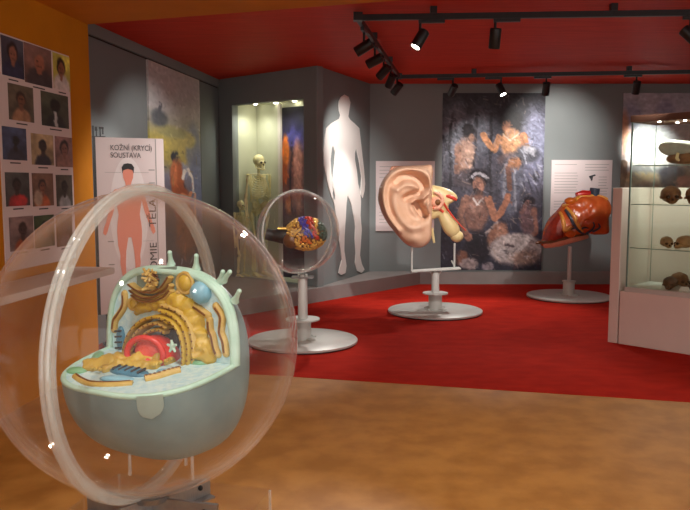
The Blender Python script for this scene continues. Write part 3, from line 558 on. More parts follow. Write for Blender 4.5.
# clip with dark cut marks on the top corner
bm = B()
for (x0, x1, y0, y1) in ((92, 105, 136, 137.5), (92.5, 94, 126, 136), (95, 97.5, 127, 131), (96, 97, 131, 136), (99, 103.5, 127, 129), (99.5, 100.6, 129, 136), (102, 103.2, 129, 134)):
    a0, z1 = bp(x0, y0); a1, z0 = bp(x1, y1); slab(fB, a0, a1, z0, z1, -.006, .006, bm)
obj('top_clip', bm, M['black_plastic'], bd, False)
def oval(cx, cy, rx_, ry_, n=40):
    return [bp(cx + rx_ * math.cos(2 * PI * i / n), cy - ry_ * math.sin(2 * PI * i / n)) for i in range(n)]
obj('pale_oval', prism(B(), oval(126, 212, 19, 56), .012, .0126, fB), M['pale'], bd, False)
half = [(126, 165.5), (129.5, 166.5), (131.4, 171), (130.9, 176.5), (129, 181), (128.8, 184), (133, 186.3), (140, 188), (142.5, 191), (143.5, 199), (146, 208), (149, 220), (151.5, 226), (152.5, 231), (150, 233.5), (148, 229.5), (145.8, 222), (141.5, 210), (139, 199), (138, 205), (136.6, 213), (138, 222), (138.6, 230), (138, 243), (136, 254), (136.4, 262), (134.2, 276), (136.5, 281), (130.6, 281), (130.6, 276), (130.8, 262), (130, 250), (127.6, 236)]
fig = [bp(x, y) for x, y in half] + [bp(252 - x, y) for x, y in reversed(half[1:])]
obj('human_figure', prism(B(), fig, .0128, .014, fB), M['pink'], bd, False)
hair = [(120.4, 172), (119.8, 166), (122, 162.8), (126, 162), (130, 162.8), (132.2, 166), (131.6, 172), (130.4, 168.8), (126, 167.6), (121.6, 168.8)]
obj('printed_hair', prism(B(), [bp(x, y) for x, y in hair], .0142, .0152, fB), M['hair'], bd, False)
for (xa, ya, xb, yb) in ((131, 171, 147, 171.3), (141, 190, 150, 190.3), (143, 200, 150, 200.3), (103, 171, 119, 171.3), (139, 240, 150, 240.3)):
    a0, z1 = bp(xa, ya); a1, z0 = bp(xb, yb); obj('callout_line', slab(fB, a0, a1, z0, z1, .0128, .0134), M['ink_light'], bd, False)
for (x, y) in ((147, 168), (147, 181), (147, 190), (147, 200), (104, 239), (104, 262), (147, 262)):
    a0, z1 = bp(x, y); a1, z0 = bp(x + 6, y + 1.1); obj('callout_text', slab(fB, a0, a1, z0, z1, .0128, .0134), M['ink_light'], bd, False)
def text(body, size, m, parent, P, xdir, ydir, name, sx=1.0, spacing=1.0):
    cu = bpy.data.curves.new(name, 'FONT'); cu.body = body; cu.size = size; cu.extrude = .0006; cu.space_line = .95; cu.space_character = spacing
    to = bpy.data.objects.new(name, cu); COL.objects.link(to)
    dg = bpy.context.evaluated_depsgraph_get(); me = bpy.data.meshes.new_from_object(to.evaluated_get(dg))
    bpy.data.objects.remove(to); bpy.data.curves.remove(cu)
    n = xdir.cross(ydir)
    for v in me.vertices: v.co = P + xdir * v.co.x * sx + ydir * v.co.y + n * v.co.z
    me.materials.clear(); me.materials.append(m)
    o = bpy.data.objects.new(name, me); COL.objects.link(o); o.parent = parent; return o
Z = Vector((0, 0, 1))
a, z = bp(109, 149.3); text('KOŽNÍ (KRYCÍ)', .062, M['ink'], bd, fB(a, z, .0135), dB, Z, 'heading', .80)
a, z = bp(109, 156.6); text('SOUSTAVA', .062, M['ink'], bd, fB(a, z, .0135), dB, Z, 'heading', .80)
a, z = bp(153.2, 304); text('ANATOMIE', .084, M['ink'], bd, fB(a, z, .0155), Z, -dB, 'vertical_title', 1.22)
a, z = bp(153.2, 226); text('TĚLA', .084, M['ink'], bd, fB(a, z, .0155), Z, -dB, 'vertical_title', 1.2)

# ------------------------------------------------------------------ skeletons in the case
def bone_(bm, a, b, r, k=1.7):
    r *= 1.25
    a, b = Vector(a), Vector(b); n = 9
    pts = [a.lerp(b, i / (n - 1)) for i in range(n)]
    tube(bm, pts, [r * k * .7, r * k, r * 1.15, r * .9, r * .85, r * .9, r * 1.15, r * k, r * k * .7], 8)
def skeleton(label, loc, rotz, scale):
    e = thing('skeleton', label, 'skeleton', loc, rotz, 'skeletons in the lit wall case'); e.scale = (scale,) * 3
    bm = ell(B(), (0, .012, 1.575), (.072, .09, .08)); ell(bm, (0, -.045, 1.535), (.055, .05, .05)); box(bm, (0, -.072, 1.492), (.05, .035, .03)); obj_s = obj('skull', bm, M['bone'], e)
    bm = B()
    for s in (-1, 1): ell(bm, (.027 * s, -.085, 1.545), (.017, .014, .016)); ell(bm, (0, -.094, 1.516), (.008, .008, .013))
    obj('eye_sockets', bm, M['socket'], obj_s)
    bm = tube(B(), cr([(-.055, .005, 1.52), (-.05, -.01, 1.475), (-.03, -.075, 1.455), (0, -.092, 1.452), (.03, -.075, 1.455), (.05, -.01, 1.475), (.055, .005, 1.52)], 5), .012, 8); obj('jaw', bm, M['bone'], obj_s)
    bm = B()
    sp = lambda t: Vector((0, .03 + .028 * math.sin(t * 2 * PI - .4), .93 + t * .57))
    tube(bm, [sp(i / 30) for i in range(31)], .011, 8)
    for i in range(24):
        p = sp(i / 23); r = .026 - .012 * i / 23; ell(bm, p, (r, r * .8, .009), None, 10, 6); box(bm, p + Vector((0, .03, -.004)), (.007, .03, .012))
    obj('spine', bm, M['bone'], e)
    bm = B()
    for i in range(11):
        t = i / 10; z = 1.36 - .30 * t; w = .075 + .06 * math.sin(min(1, t * 1.25) * PI * .62); d = .09 + .02 * math.sin(t * PI)
        for s in (-1, 1):
            pts = [(0, .055, z), (s * w * .55, .075, z + .005), (s * w, .02, z - .03), (s * w * .92, -.05, z - .06)]
            if i < 8: pts += [(s * w * .5, -d, z - .065 + .0 * t), (s * .012, -d - .008, z - .045)]
            tube(bm, cr(pts, 5), .0088, 6)
    tube(bm, cr([(0, -.092, 1.35), (0, -.112, 1.25), (0, -.112, 1.12)], 4), [.02, .016, .012], 8)
    for s in (-1, 1): tube(bm, cr([(0, -.09, 1.37), (s * .08, -.075, 1.39), (s * .17, -.01, 1.385)], 4), .0075, 6)
    obj('rib_cage', bm, M['bone'], e)
    for s in (-1, 1):
        bm = inflate(B(), [(s * .07, 1.37), (s * .16, 1.39), (s * .15, 1.30), (s * .10, 1.22)], (s * .12, 1.32), .008, .008, 4)
        for v in bm.verts: v.co.y += .07
        obj('shoulder_blade', bm, M['bone'], e)
    bm = B()
    for s in (-1, 1):
        q = inflate(bm, [(s * .02, .97), (s * .08, 1.03), (s * .135, 1.0), (s * .13, .93), (s * .085, .885), (s * .07, .83), (s * .03, .82), (s * .012, .87), (s * .05, .9)], (s * .075, .94), .03, .03, 5)
    inflate(bm, [(-.045, .98), (.045, .98), (.02, .86), (-.02, .86)], (0, .94), .0, .03, 4)
    for v in bm.verts: v.co.y += .02 - .35 * abs(v.co.x) * (1 if v.co.z > .93 else .2)
    obj('pelvis', bm, M['bone'], e)
    for s in (-1, 1):
        bm = B(); sh = (s * .175, .01, 1.37); el = (s * .215, .02, 1.06); wr = (s * .235, -.03, .82)
        bone_(bm, sh, el, .012); ell(bm, sh, (.024, .024, .024), None, 10, 8)
        bone_(bm, (el[0] - .01, el[1], el[2]), (wr[0] - .012, wr[1], wr[2]), .0075); bone_(bm, (el[0] + .012, el[1], el[2]), (wr[0] + .012, wr[1] - .008, wr[2]), .0075)
        ar = obj('arm', bm, M['bone'], e)
        bm = ell(B(), (wr[0], wr[1], wr[2] - .018), (.022, .01, .014), None, 10, 6)
        for k in range(5):
            a = (k - 2) * .011; L = (.07, .095, .1, .093, .075)[k]
            p0 = Vector((wr[0] + a, wr[1], wr[2] - .03)); p1 = p0 + Vector((a * .7, -.008, -.06)); p2 = p1 + Vector((a * .5, -.012, -L * .5)); p3 = p2 + Vector((0, .006, -L * .35))
            if k == 0: p0 = Vector((wr[0] - s * .02, wr[1] - .01, wr[2] - .02)); p1 = p0 + Vector((-s * .015, -.02, -.035)); p2 = p1 + Vector((-s * .006, -.012, -.03)); p3 = p2 + Vector((0, 0, -.02))
            tube(bm, cr([p0, p1, p2, p3], 3), [.006, .0045, .005, .0035], 6)
        obj('hand', bm, M['bone'], ar)
    for s in (-1, 1):
        bm = B(); hp = (s * .105, .01, .89); kn = (s * .085, -.01, .47); an = (s * .085, .02, .08)
        ell(bm, hp, (.026, .026, .026), None, 10, 8); tube(bm, [Vector(hp), Vector((s * .14, .01, .86))], .015, 8); bone_(bm, (s * .14, .01, .865), kn, .015); ell(bm, (kn[0], kn[1] - .032, kn[2]), (.02, .01, .022), None, 10, 8)
        bone_(bm, (kn[0], kn[1], kn[2] - .025), an, .0135); bone_(bm, (kn[0] + s * .03, kn[1] + .015, kn[2] - .04), (an[0] + s * .026, an[1] + .01, an[2]), .0065)
        lg = obj('leg', bm, M['bone'], e)
        bm = ell(B(), (an[0], an[1] + .02, .035), (.026, .045, .032), None, 12, 8)
        for k in range(5):
            a = (k - 2) * .014
            tube(bm, cr([(an[0] + a * .6, an[1] - .01, .055), (an[0] + a * 1.1 + s * .005, an[1] - .09, .022), (an[0] + a * 1.2 + s * .01, an[1] - .15, .01)], 3), [.01, .007, .008], 6)
        obj('foot', bm, M['bone'], lg)
    bm = tube(B(), [Vector((0, .09, .01)), Vector((0, .09, .95)), Vector((0, .05, 1.0))], .008, 8); lathe(bm, [(0, 0), (.10, 0), (.10, .012), (0, .012)], 28, (0, .06, 0)); obj('support_rod', bm, M['steel'], e)
    return e
p = fBC(.53, .173, -.235); skeleton('tall yellowed human skeleton standing in the lit wall case', p, .75, .955)
p = fBC(.365, .173, -.06); skeleton('small yellowed skeleton at the left end of the lit case', p, .95, .60)

# ------------------------------------------------------------------ round display stands
def stand(label, loc, R, pole_top, collar_z, collar_r, rotz=0, drum_r=.072, pole_r=.042):
    e = thing('display_stand', label, 'display stand', loc, rotz, 'round display stands on the red carpet')
    obj('base_disc', lathe(B(), [(0, .012), (R, .012), (R, .028), (R - .005, .032), (0, .032)], 72), M['steel'], e)
    obj('base_ring', lathe(B(), [(0, .0), (R - .012, .0), (R - .012, .012), (0, .012)], 72), M['black'], e)
    obj('drum', lathe(B(), [(0, .032), (drum_r, .032), (drum_r, collar_z - .012), (0, collar_z - .012)], 32), M['steel'], e)
    obj('collar', lathe(B(), [(0, collar_z - .012), (collar_r, collar_z - .012), (collar_r, collar_z), (0, collar_z)], 40), M['steel'], e)
    obj('pole', lathe(B(), [(0, collar_z), (pole_r, collar_z), (pole_r, pole_top), (0, pole_top)], 24), M['steel'], e)
    for k in range(4):
        bm = B()
        a = PI / 4 + k * PI / 2; box(bm, ((drum_r + .03) * math.cos(a), (drum_r + .03) * math.sin(a), .038), (.06, .06, .012), rz(a))
        lathe(bm, [(0, .044), (.012, .044), (.012, .052), (0, .052)], 10, ((drum_r + .035) * math.cos(a), (drum_r + .035) * math.sin(a), 0))
        obj('mounting_lug', bm, M['steel'], e, False)
    return e
# ear stand
es = stand('round pale grey stand with a flat bar carrying the giant ear', (.97, 7.818, .004), .505, .44, .215, .135)
bm = box(B(), (0, .0, .462), (.53, .13, .018), ry(-.06)); obj('support_plate', bevel(bm, .004, 1), M['steel'], es, False)
bm = tube(B(), [Vector((-.255, 0, .44)), Vector((-.255, 0, .70))], .011, 10); obj('support_rod', bm, M['steel'], es)
bm = tube(B(), [Vector((.2, 0, .475)), Vector((.2, 0, .745))], .011, 10); tube(bm, [Vector((.2, 0, .50)), Vector((.17, 0, .56))], .007, 8); obj('support_rod', bm, M['steel'], es)
bm = B()
for s in (-1, 1): tube(bm, [Vector((0, 0, .36)), Vector((s * .06, 0, .455))], .012, 8)
obj('bracket', bm, M['steel'], es)
# brain stand
bs = stand('round pale grey stand carrying the clear sphere with the brain', (-.368, 6.327, .004), .478, .60, .212, .148)
bm = box(B(), (0, 0, .575), (.19, .11, .014)); obj('head_plate', bevel(bm, .003, 1), M['alu'], bs, False)
bm = box(B(), (.0, -.012, .591), (.05, .05, .02)); obj('clamp', bm, M['black'], bs, False)
# liver stand
ls = stand('round pale grey stand carrying the liver model on a tall pole', (2.715, 8.835, .004), .495, .62, .205, .08, 0, .068, .024)

def clear_sphere(e, R, C0, ringaz, flw, name_r='seam_ring', wall=.010):
    """two acrylic half shells that meet in an upright flange"""
    for s in (0, PI):
        bm = B(); bmesh.ops.create_uvsphere(bm, u_segments=96, v_segments=48, radius=R)
        kill = [v for v in bm.verts if (v.co.y > 1e-4 if s == 0 else v.co.y < -1e-4)]
        bmesh.ops.delete(bm, geom=kill, context='VERTS')
        for v in bm.verts: v.co = rz(ringaz) @ v.co + Vector(C0)
        fs = bm.faces[:]; geo = bmesh.ops.duplicate(bm, geom=bm.verts[:] + bm.edges[:] + fs)
        for v in [q for q in geo['geom'] if isinstance(q, bmesh.types.BMVert)]: v.co = Vector(C0) + (v.co - Vector(C0)) * (1 - wall / R)
        obj('half_shell', bm, M['acrylic'], e, normals=False)
    for s in (-1, 1):
        pts = [rz(ringaz) @ Vector((R * math.cos(2 * PI * k / 120), s * flw * .26, R * math.sin(2 * PI * k / 120))) for k in range(120)]
        bm = B(); rings = []
        for k in range(120):
            c, sn = math.cos(2 * PI * k / 120), math.sin(2 * PI * k / 120); rr = []
            for (dr, dy) in ((-flw * .35, -.22), (flw * .5, -.22), (flw * .6, -.1), (flw * .6, .1), (flw * .5, .22), (-flw * .35, .22), (-flw * .45, .1), (-flw * .45, -.1)):
                rr.append(bm.verts.new(rz(ringaz) @ Vector(((R + dr) * c, s * flw * .26 + dy * flw, (R + dr) * sn)) + Vector(C0)))
            rings.append(rr)
        for k in range(120):
            for j in range(8): bm.faces.new((rings[k][j], rings[k][(j + 1) % 8], rings[(k + 1) % 120][(j + 1) % 8], rings[(k + 1) % 120][j]))
        obj(name_r, bm, M['seam'], e)

bc = Vector((-.3906, 6.327, .9744))
bc.x -= .014
e = thing('acrylic_sphere', 'small clear sphere around the brain on the round stand', 'sphere', (bc.x, bc.y, bc.z - .36), 0, 'clear acrylic display spheres')
clear_sphere(e, .357, (0, 0, .36), math.radians(38), .014)

# brain
br = thing('brain_model', 'golden brain model with blue and red stripes inside the small clear sphere', 'brain model', (-.336, 6.327, .953), math.radians(0))
BR = Vector((.182, .145, .15))
def bsurf(d, k=1.0): return Vector((d.x * BR.x, d.y * BR.y, d.z * BR.z * (1 if d.z > 0 else .94))) * k
def region(c):
    s_ = c.x + .42 * c.z
    if c.z < -.045 and c.x < -.045: return 'cerebellum'
    if c.x > .11 and c.z > -.05 and s_ >= .125: return 'green_gyrus'
    if c.z < .0 and abs(c.x - .01) < .05 and c.z > -.075 and c.y < 0 and c.z < -.012: return 'orange_gyrus'
    if -.01 < s_ < .058 and c.z > -.045: return 'blue_gyrus'
    if .058 <= s_ < .115 and c.z > -.04: return 'red_gyrus'
    return 'cortex' if s_ < .06 else 'rear_cortex' if c.z > -.03 else 'lower_cortex'
rb = random.Random(12); used = []; folds = {}
for it in range(2600):
    z_ = rb.uniform(-1, 1); a_0 = rb.uniform(0, 2 * PI); d = Vector((math.sqrt(1 - z_ * z_) * math.cos(a_0), math.sqrt(1 - z_ * z_) * math.sin(a_0), z_))
    p = bsurf(d)
    if any((p - q).length_squared < .0168 ** 2 for q in used): continue
    reg = region(p); t_ = d.orthogonal().normalized(); t_ = Matrix.Rotation(rb.uniform(0, 2 * PI), 3, d) @ t_
    if reg in ('blue_gyrus', 'red_gyrus'): t_ = (Vector((-.35, 0, 1)) - d * d.dot(Vector((-.35, 0, 1)))).normalized()
    path = [d.copy()]; own = [p]; turn = rb.choice((-1, 1)) * .5
    for st_ in range(16):
        turn += rb.uniform(-.5, .5); turn = max(-.9, min(.9, turn))
        if st_ % 4 == 3: turn = -turn
        t2 = Matrix.Rotation(turn * (.5 if reg in ('blue_gyrus', 'red_gyrus') else 1), 3, d) @ t_; nd = (d + t2 * .095).normalized(); np_ = bsurf(nd)
        if region(np_) != reg or any((np_ - q).length_squared < .0168 ** 2 for q in used): break
        d = nd; t_ = (t2 - d * d.dot(t2)).normalized(); path.append(d.copy()); own.append(np_)
    used += own
    if len(path) < 2: path.append((d + t_ * .05).normalized())
    folds.setdefault(reg, []).append(path)
bm = ell(B(), (0, 0, 0), BR * .93, None, 48, 32); obj('brain_core', bm, M['bdark'], br)
for k, m in (('cortex', 'bgold'), ('blue_gyrus', 'bblue'), ('red_gyrus', 'bred'), ('green_gyrus', 'bgreen'), ('orange_gyrus', 'borange'), ('cerebellum', 'bgold'), ('rear_cortex', 'bgold'), ('lower_cortex', 'bgold')):
    bm = B()
    for path in folds.get(k, []):
        pts = cr([bsurf(d, .965) for d in path], 3); tube(bm, pts, [.008] + [.0118] * 4 + [.008], 8)
        ell(bm, pts[0], (.009,) * 3, None, 8, 6); ell(bm, pts[-1], (.009,) * 3, None, 8, 6)
    obj(k, bm, M[m], br)
bm = tube(B(), cr([(-.12, .0, -.02), (-.2, 0, -.015), (-.28, 0, -.012), (-.345, 0, 0)], 4), [.075, .07, .052, .05], 20); obj('mounting_arm', bm, M['black_plastic'], br)
bm = tube(B(), [Vector((-.1, -.03, .05)), Vector((-.24, -.05, .052))], .012, 10); obj('nerve', bm, M['bgold'], br)
bm = ell(B(), (-.12, -.05, -.05), (.075, .07, .07)); obj('brainstem', bm, M['bdark'], br)

# ------------------------------------------------------------------ giant ear
E = SHAPE['E']
ear = thing('ear_model', 'giant skin coloured human ear model on the bar of a round stand', 'ear model', (.97, 7.818, 0), math.radians(0))
def seg_d(p, pts):
    best = 9
    for a, b in zip(pts, pts[1:]):
        ax, ay = a; bx, by = b; dx, dy = bx - ax, by - ay; L = dx * dx + dy * dy + 1e-12
        t = max(0, min(1, ((p[0] - ax) * dx + (p[1] - ay) * dy) / L))
        best = min(best, math.hypot(p[0] - ax - t * dx, p[1] - ay - t * dy))
    return best
sm = lambda pts, n=5: [(v.x, v.z) for v in cr([(a, 0, b) for a, b in pts], n)]
feat = [(sm(E['helix']), .075, .028), (sm(E['anti']), .045, .045), (sm(E['anti2']), .03, .024), (sm(E['sc']), -.22, .036), (sm(E['sc2']), -.022, .02), (sm(E['cym']), -.2, .030), (sm(E['cav']), -.24, .036), (sm(E['bowl']), -.035, .04), (sm(E['crus']), .03, .016), (sm(E['tragus']), .075, .02), ([tuple(E['lobe']), tuple(E['lobe'])], .035, .06)]
o = cr([(a, 0, b) for a, b in E['out']], 6, True); c0 = Vector((E['c'][0], 0, E['c'][1])); NR = 46
bm = B(); rings = []
for k in range(NR + 1):
    r = k / NR; row = []
    for v in o:
        P0 = c0 + (v - c0) * r; q = (P0.x, P0.z)
        edge = max(0, 1 - r ** 7) ** .5
        h = .12
        if k < NR:
            for pts, amp, w in feat:
                d = seg_d(q, pts)
                if d < w * 3: h += amp * math.exp(-(d / w) ** 2)
        row.append(bm.verts.new((P0.x, -max(h, .004) * edge, P0.z)))
        if k == 0: break
    rings.append(row)
n = len(o)
for i in range(n): bm.faces.new((rings[0][0], rings[1][i], rings[1][(i + 1) % n]))
for k in range(1, NR):
    for i in range(n): bm.faces.new((rings[k][i], rings[k + 1][i], rings[k + 1][(i + 1) % n], rings[k][(i + 1) % n]))
prev = rings[NR]
for (r, d) in ((.97, .03), (.85, .06), (.6, .075), (.3, .08)):
    cur = [bm.verts.new((c0 + (v - c0) * r) + Vector((0, d, 0))) for v in o]
    for i in range(n): bm.faces.new((prev[i], prev[(i + 1) % n], cur[(i + 1) % n], cur[i]))
    prev = cur
bm.faces.new(prev)
obj('auricle', bm, M['skin'], ear, angle=80)
# slab of head skin behind the ear
ear.scale = (1.04, 1.04, 1.04); ear.location.z = -.055
x0, x1 = E['out'][4][0], E['out'][0][0]; zt = E['out'][0][1]
bm = prism(B(), [(x0, zt - .05), (x0 + .02, zt), (x1 + .004, zt + .01), (x1 + .004, E['out'][18][1] - .05), (x0 + .12, E['out'][18][1] + .05), (x0 + .02, zt - .3)], .04, .13, lambda a, b, h: Vector((a, h, b))); obj('head_section', bevel(bm, .012, 2), M['skin2'], ear)
bm = inflate(B(), E['bone'], (sum(p[0] for p in E['bone']) / 12, sum(p[1] for p in E['bone']) / 12), .06, .09, 8); obj('temporal_bone', bm, M['cream'], ear)
def xz(pts, y): return [Vector((a, y, b)) for a, b in pts]
bm = tube(B(), cr(xz(E['bulb'], 0.01), 6), [.055, .058, .075, .082, .07, .03], 18); ell(bm, Vector((E['bulb'][3][0], .01, E['bulb'][3][1])), (.068, .06, .062)); obj('auditory_tube', bm, M['cream'], ear)
bm = tube(B(), cr(xz(E['redbar'], -.05), 5), [.012, .02, .02, .012], 10); obj('canal', bm, M['earred'], ear)
bm = tube(B(), cr(xz(E['redline'], -.066), 5), [.013, .011, .009, .006], 8); tube(bm, cr(xz(E['red2'], -.055), 5), .014, 8); obj('nerve', bm, M['earred'], ear)
hx, hz = E['hole']
bm = tube(B(), cr([Vector((hx - .03, -.062, hz + .1)), Vector((hx + .01, -.072, hz + .085)), Vector((hx + .05, -.072, hz + .05)), Vector((hx + .055, -.072, hz)), Vector((hx + .02, -.075, hz - .055)), Vector((hx - .03, -.065, hz - .065))], 5), [.012, .018, .02, .02, .02, .014], 10); obj('pink_lining', bm, M['flesh'], ear)
bm = ell(B(), (E['hole'][0], -.045, E['hole'][1]), (.06, .04, .06)); obj('spongy_bone', bm, M['flesh'], ear)
bm = ell(B(), (E['hole'][0] + .008, -.082, E['hole'][1]), (.028, .014, .03)); obj('drum_cavity', bm, M['brown'], ear)
bm = tube(B(), cr(xz(E['strip'], .0), 5), [.012, .014, .012], 8); obj('cartilage_strip', bm, M['cream'], ear)

# ------------------------------------------------------------------ liver
L = SHAPE['L']
lv = thing('liver_model', 'large glossy orange and red liver model on a round stand near the cabinet', 'liver model', (2.715, 8.835, 0))
bm = inflate(B(), L['out'], L['c'], .21, .16, 14, 2.4, .12); obj('right_lobe', bm, M['lorange'], lv)
cl = (sum(p[0] for p in L['left']) / 9, sum(p[1] for p in L['left']) / 9)
def dep(p, extra=.0):
    """depth of the front of the body under (x, z)"""
    d = Vector((p[0] - L['c'][0], p[1] - L['c'][1])); best = 0
    ang = math.atan2(d.y, d.x); rad = .55
    pts = [Vector((a - L['c'][0], b - L['c'][1])) for a, b in L['out']]
    for a, b in zip(pts, pts[1:] + pts[:1]):
        den = d.x * (b.y - a.y) - d.y * (b.x - a.x)
        if abs(den) < 1e-9: continue
        t = (a.x * (b.y - a.y) - a.y * (b.x - a.x)) / den; u = (a.x * d.y - a.y * d.x) / den
        if t > 0 and -.001 <= u <= 1.001: best = max(best, 1 / t)
    r = min(best, 1); return -(.21 * max(0, 1 - r ** 2.4) ** (1 / 2.4) + extra)
def onl(pts, extra=0.0, n=5):
    return [Vector((v.x, dep((v.x, v.z), extra), v.z)) for v in cr([(a, 0, b) for a, b in pts], n)]
bm = inflate(B(), L['left'], cl, .05, .05, 8, 2.2, .3)
for v in bm.verts: v.co.y += dep((v.co.x, v.co.z)) * .9
obj('left_lobe', bm, M['lred'], lv)
bm = tube(B(), onl(L['yel'], .004), [.018, .026, .03, .02], 10); tube(bm, onl(L['yel2'], .002), [.02, .024, .026, .016], 10); obj('bile_duct', bm, M['lyel'], lv)
bm = B()
for q, vn in enumerate(L['vein']): tube(bm, onl(vn, .008), [.02, .018, .014] if q in (0,) else [.014, .012, .007], 10)
obj('portal_vein', bm, M['lvein'], lv)
bm = tube(B(), onl(L['bar'], .01), [.016, .022, .022, .018, .012], 10); obj('lower_edge', bm, M['bdark'], lv)
bm = tube(B(), [Vector((p.x, p.y, p.z - .038)) for p in onl(L['bar'][1:], .0)], [.03, .04, .038, .024], 10); obj('pale_ligament', bm, M['lpale'], lv)
bm = tube(B(), onl(L['tube'], -.015), [.02, .028, .026, .022, .02], 10); obj('border_duct', bm, M['lyel'], lv)
bm = ell(B(), (L['org'][0], -.10, L['org'][1] + .005), (.07, .07, .045)); obj('gall_bladder', bm, M['borange'], lv)
bm = ell(B(), (L['orange2'][0], dep(L['orange2']), L['orange2'][1]), (.06, .04, .045)); obj('quadrate_lobe', bm, M['borange'], lv)
bm = tube(B(), [Vector((a, -.05, b)) for a, b in L['red']], [.03, .045, .04], 12); obj('hepatic_artery', bm, M['lbright'], lv)
cx, cz = L['cyl'][1]; bm = B()
prof = [(0, -.08), (.062, -.08), (.058, .055), (.045, .055), (.045, .03), (0, .03)]
lathe(bm, prof, 24); bmesh.ops.rotate(bm, verts=bm.verts[:], cent=(0, 0, 0), matrix=ry(.12) @ rx(.1)); bmesh.ops.translate(bm, verts=bm.verts[:], vec=(cx, -.03, cz + .03)); obj('vena_cava', bm, M['lvein'], lv)

# ------------------------------------------------------------------ cell model in the big sphere
S = Vector(SHAPE['S']); RS = .432; CC = Vector(SHAPE['Cc'])
sp = thing('acrylic_sphere', 'big clear acrylic sphere around the cell model in the foreground', 'sphere', (S.x, S.y, S.z - RS), 0, 'clear acrylic display spheres')
clear_sphere(sp, RS, (0, 0, RS), math.radians(SHAPE['ringaz']), .030)
st = thing('sphere_stand', 'clear acrylic pedestal with grey crossed metal plates under the big sphere', 'stand', (S.x, S.y, 0), math.radians(-14))
zt = S.z - RS - .028
for a in (math.radians(0), math.radians(62)):
    bm = box(B(), (0, 0, zt - .035), (.42, .012, .06), rz(a)); box(bm, (0, 0, zt - .066), (.42, .06, .006), rz(a)); obj('cross_plate', bm, M['alu'], st, False)
bm = lathe(B(), [(0, -.012), (.05, -.012), (.055, .006), (0, .006)], 24, (0, 0, zt)); obj('hub_pad', bm, M['alu'], st)
for a in (math.radians(0), math.radians(62)):
    for s in (-1, 1):
        p = rz(a) @ Vector((s * .17, -.008, zt - .03)); obj('bolt', ell(B(), p, (.009, .006, .009), None, 10, 8), M['black'], st)
hw, top = .27, zt - .07
for k in range(4):
    a = k * PI / 2
    c = rz(a) @ Vector((0, -hw, top / 2 + .002)); h = top - .004 if k != 2 else top - .004
    obj('acrylic_panel', box(B(), c, (2 * hw - .012, .008, h), rz(a)), M['acrylic_panel'], st, False)
    c = rz(a) @ Vector((-hw, -hw, top / 2 + .002)); obj('panel_edge', box(B(), c, (.007, .007, h), rz(a)), M['acrylic_edge'], st, False)
obj('top_sheet', box(B(), (0, 0, top + .003), (2 * hw, 2 * hw, .006)), M['acrylic_panel'], st, False)

F = SHAPE['F']
cell = thing('cell_model', 'cutaway animal cell model with grey green body and red nucleus inside the big sphere', 'cell model', CC, math.radians(SHAPE['azu']))
TAU = math.radians(7.5)
a_, bf, bb, cu_, cd_, pw = .236, .284, .145, .252, .274, 3.0
def rho(phi):
    """phi 0 = front (-y), -90 = down, -180 = back, -270 = up"""
    n, z = math.cos(phi), math.sin(phi)
    A_ = bf if n > 0 else bb; C_ = cu_ if z > 0 else cd_
    q = 2.35 if z < 0 else 2.0
    return (abs(n / A_) ** q + abs(z / C_) ** q) ** (-1 / q)
def cellp(t, phi, k=1.0):
    w = max(0, 1 - abs(t) ** pw) ** (1 / pw) * k; r = rho(phi) * w
    return Vector((a_ * t * k, -r * math.cos(phi), r * math.sin(phi)))
ph0, ph1 = -TAU, -1.5 * PI; NT, NP = 60, 64
ts = [math.sin((i / NT - .5) * PI) for i in range(NT + 1)]
bm = B(); g = []
for j in range(NP + 1):
    phi = ph0 + (ph1 - ph0) * j / NP; g.append([bm.verts.new(cellp(t, phi)) for t in ts])
for j in range(NP):
    for i in range(NT): bm.faces.new((g[j][i], g[j][i + 1], g[j + 1][i + 1], g[j + 1][i]))
bmesh.ops.remove_doubles(bm, verts=bm.verts[:], dist=1e-5)
obj('membrane_body', bm, M['membrane'], cell, angle=50)
def fv(p, d=0.0): return Vector((p[0], -d, p[1]))                      # on the upright face, d in front of it
def cv(p, d=0.0):                                                       # on the lower cut, d above it
    return Vector((p[0], -p[1] * math.cos(TAU) - d * math.sin(TAU), -p[1] * math.sin(TAU) + d * math.cos(TAU)))
# face plates
up = [(cellp(t, ph1, .985)) for t in ts]; bm = B()
f0 = [bm.verts.new(Vector((v.x, -.003, v.z))) for v in up]; bm.faces.new(f0); bmesh.ops.triangulate(bm, faces=bm.faces[:])
# subdivided inner plate
obj('cytoplasm_wall', bm, M['cyto'], cell, False)
lo = [(cellp(t, ph0, .985)) for t in ts]; bm = B(); bm.faces.new([bm.verts.new(v + Vector((0, -.003 * math.sin(TAU), .003))) for v in lo]); bmesh.ops.triangulate(bm, faces=bm.faces[:]); obj('cytoplasm_floor', bm, M['cyto'], cell, False)
# mint rims
bm = tube(B(), [Vector((v.x, -.004, v.z)) for v in [cellp(math.sin((i / 60 - .5) * PI), ph1, .975) for i in range(61)]], .0095, 10); 
bm2 = sweep(bm, [cellp(math.sin((i / 60 - .5) * PI), ph1 + .03, 1.0) for i in range(61)], circ(10, .0125, .010), None, False, None)
obj('upper_rim', bm, M['mint'], cell)
bm = tube(B(), [cv((cellp(math.sin((i / 60 - .5) * PI), ph0, .98).x, -cellp(math.sin((i / 60 - .5) * PI), ph0, .98).y / math.cos(TAU)), 0) for i in range(61)], .008, 10); obj('lower_rim', bm, M['mint'], cell)
for (p, q) in F['spikes']:
    a, b = fv(p, -.01), fv(q, .0); d = (b - a); b = a + d * 1.05
    bm = tube(B(), cr([a - d * .35, a, a + d * .5, b], 4), [.013, .010, .0075, .0065, .006], 10); ell(bm, b, (.007, .007, .007), None, 10, 8); obj('microvillus', bm, M['mint'], cell)
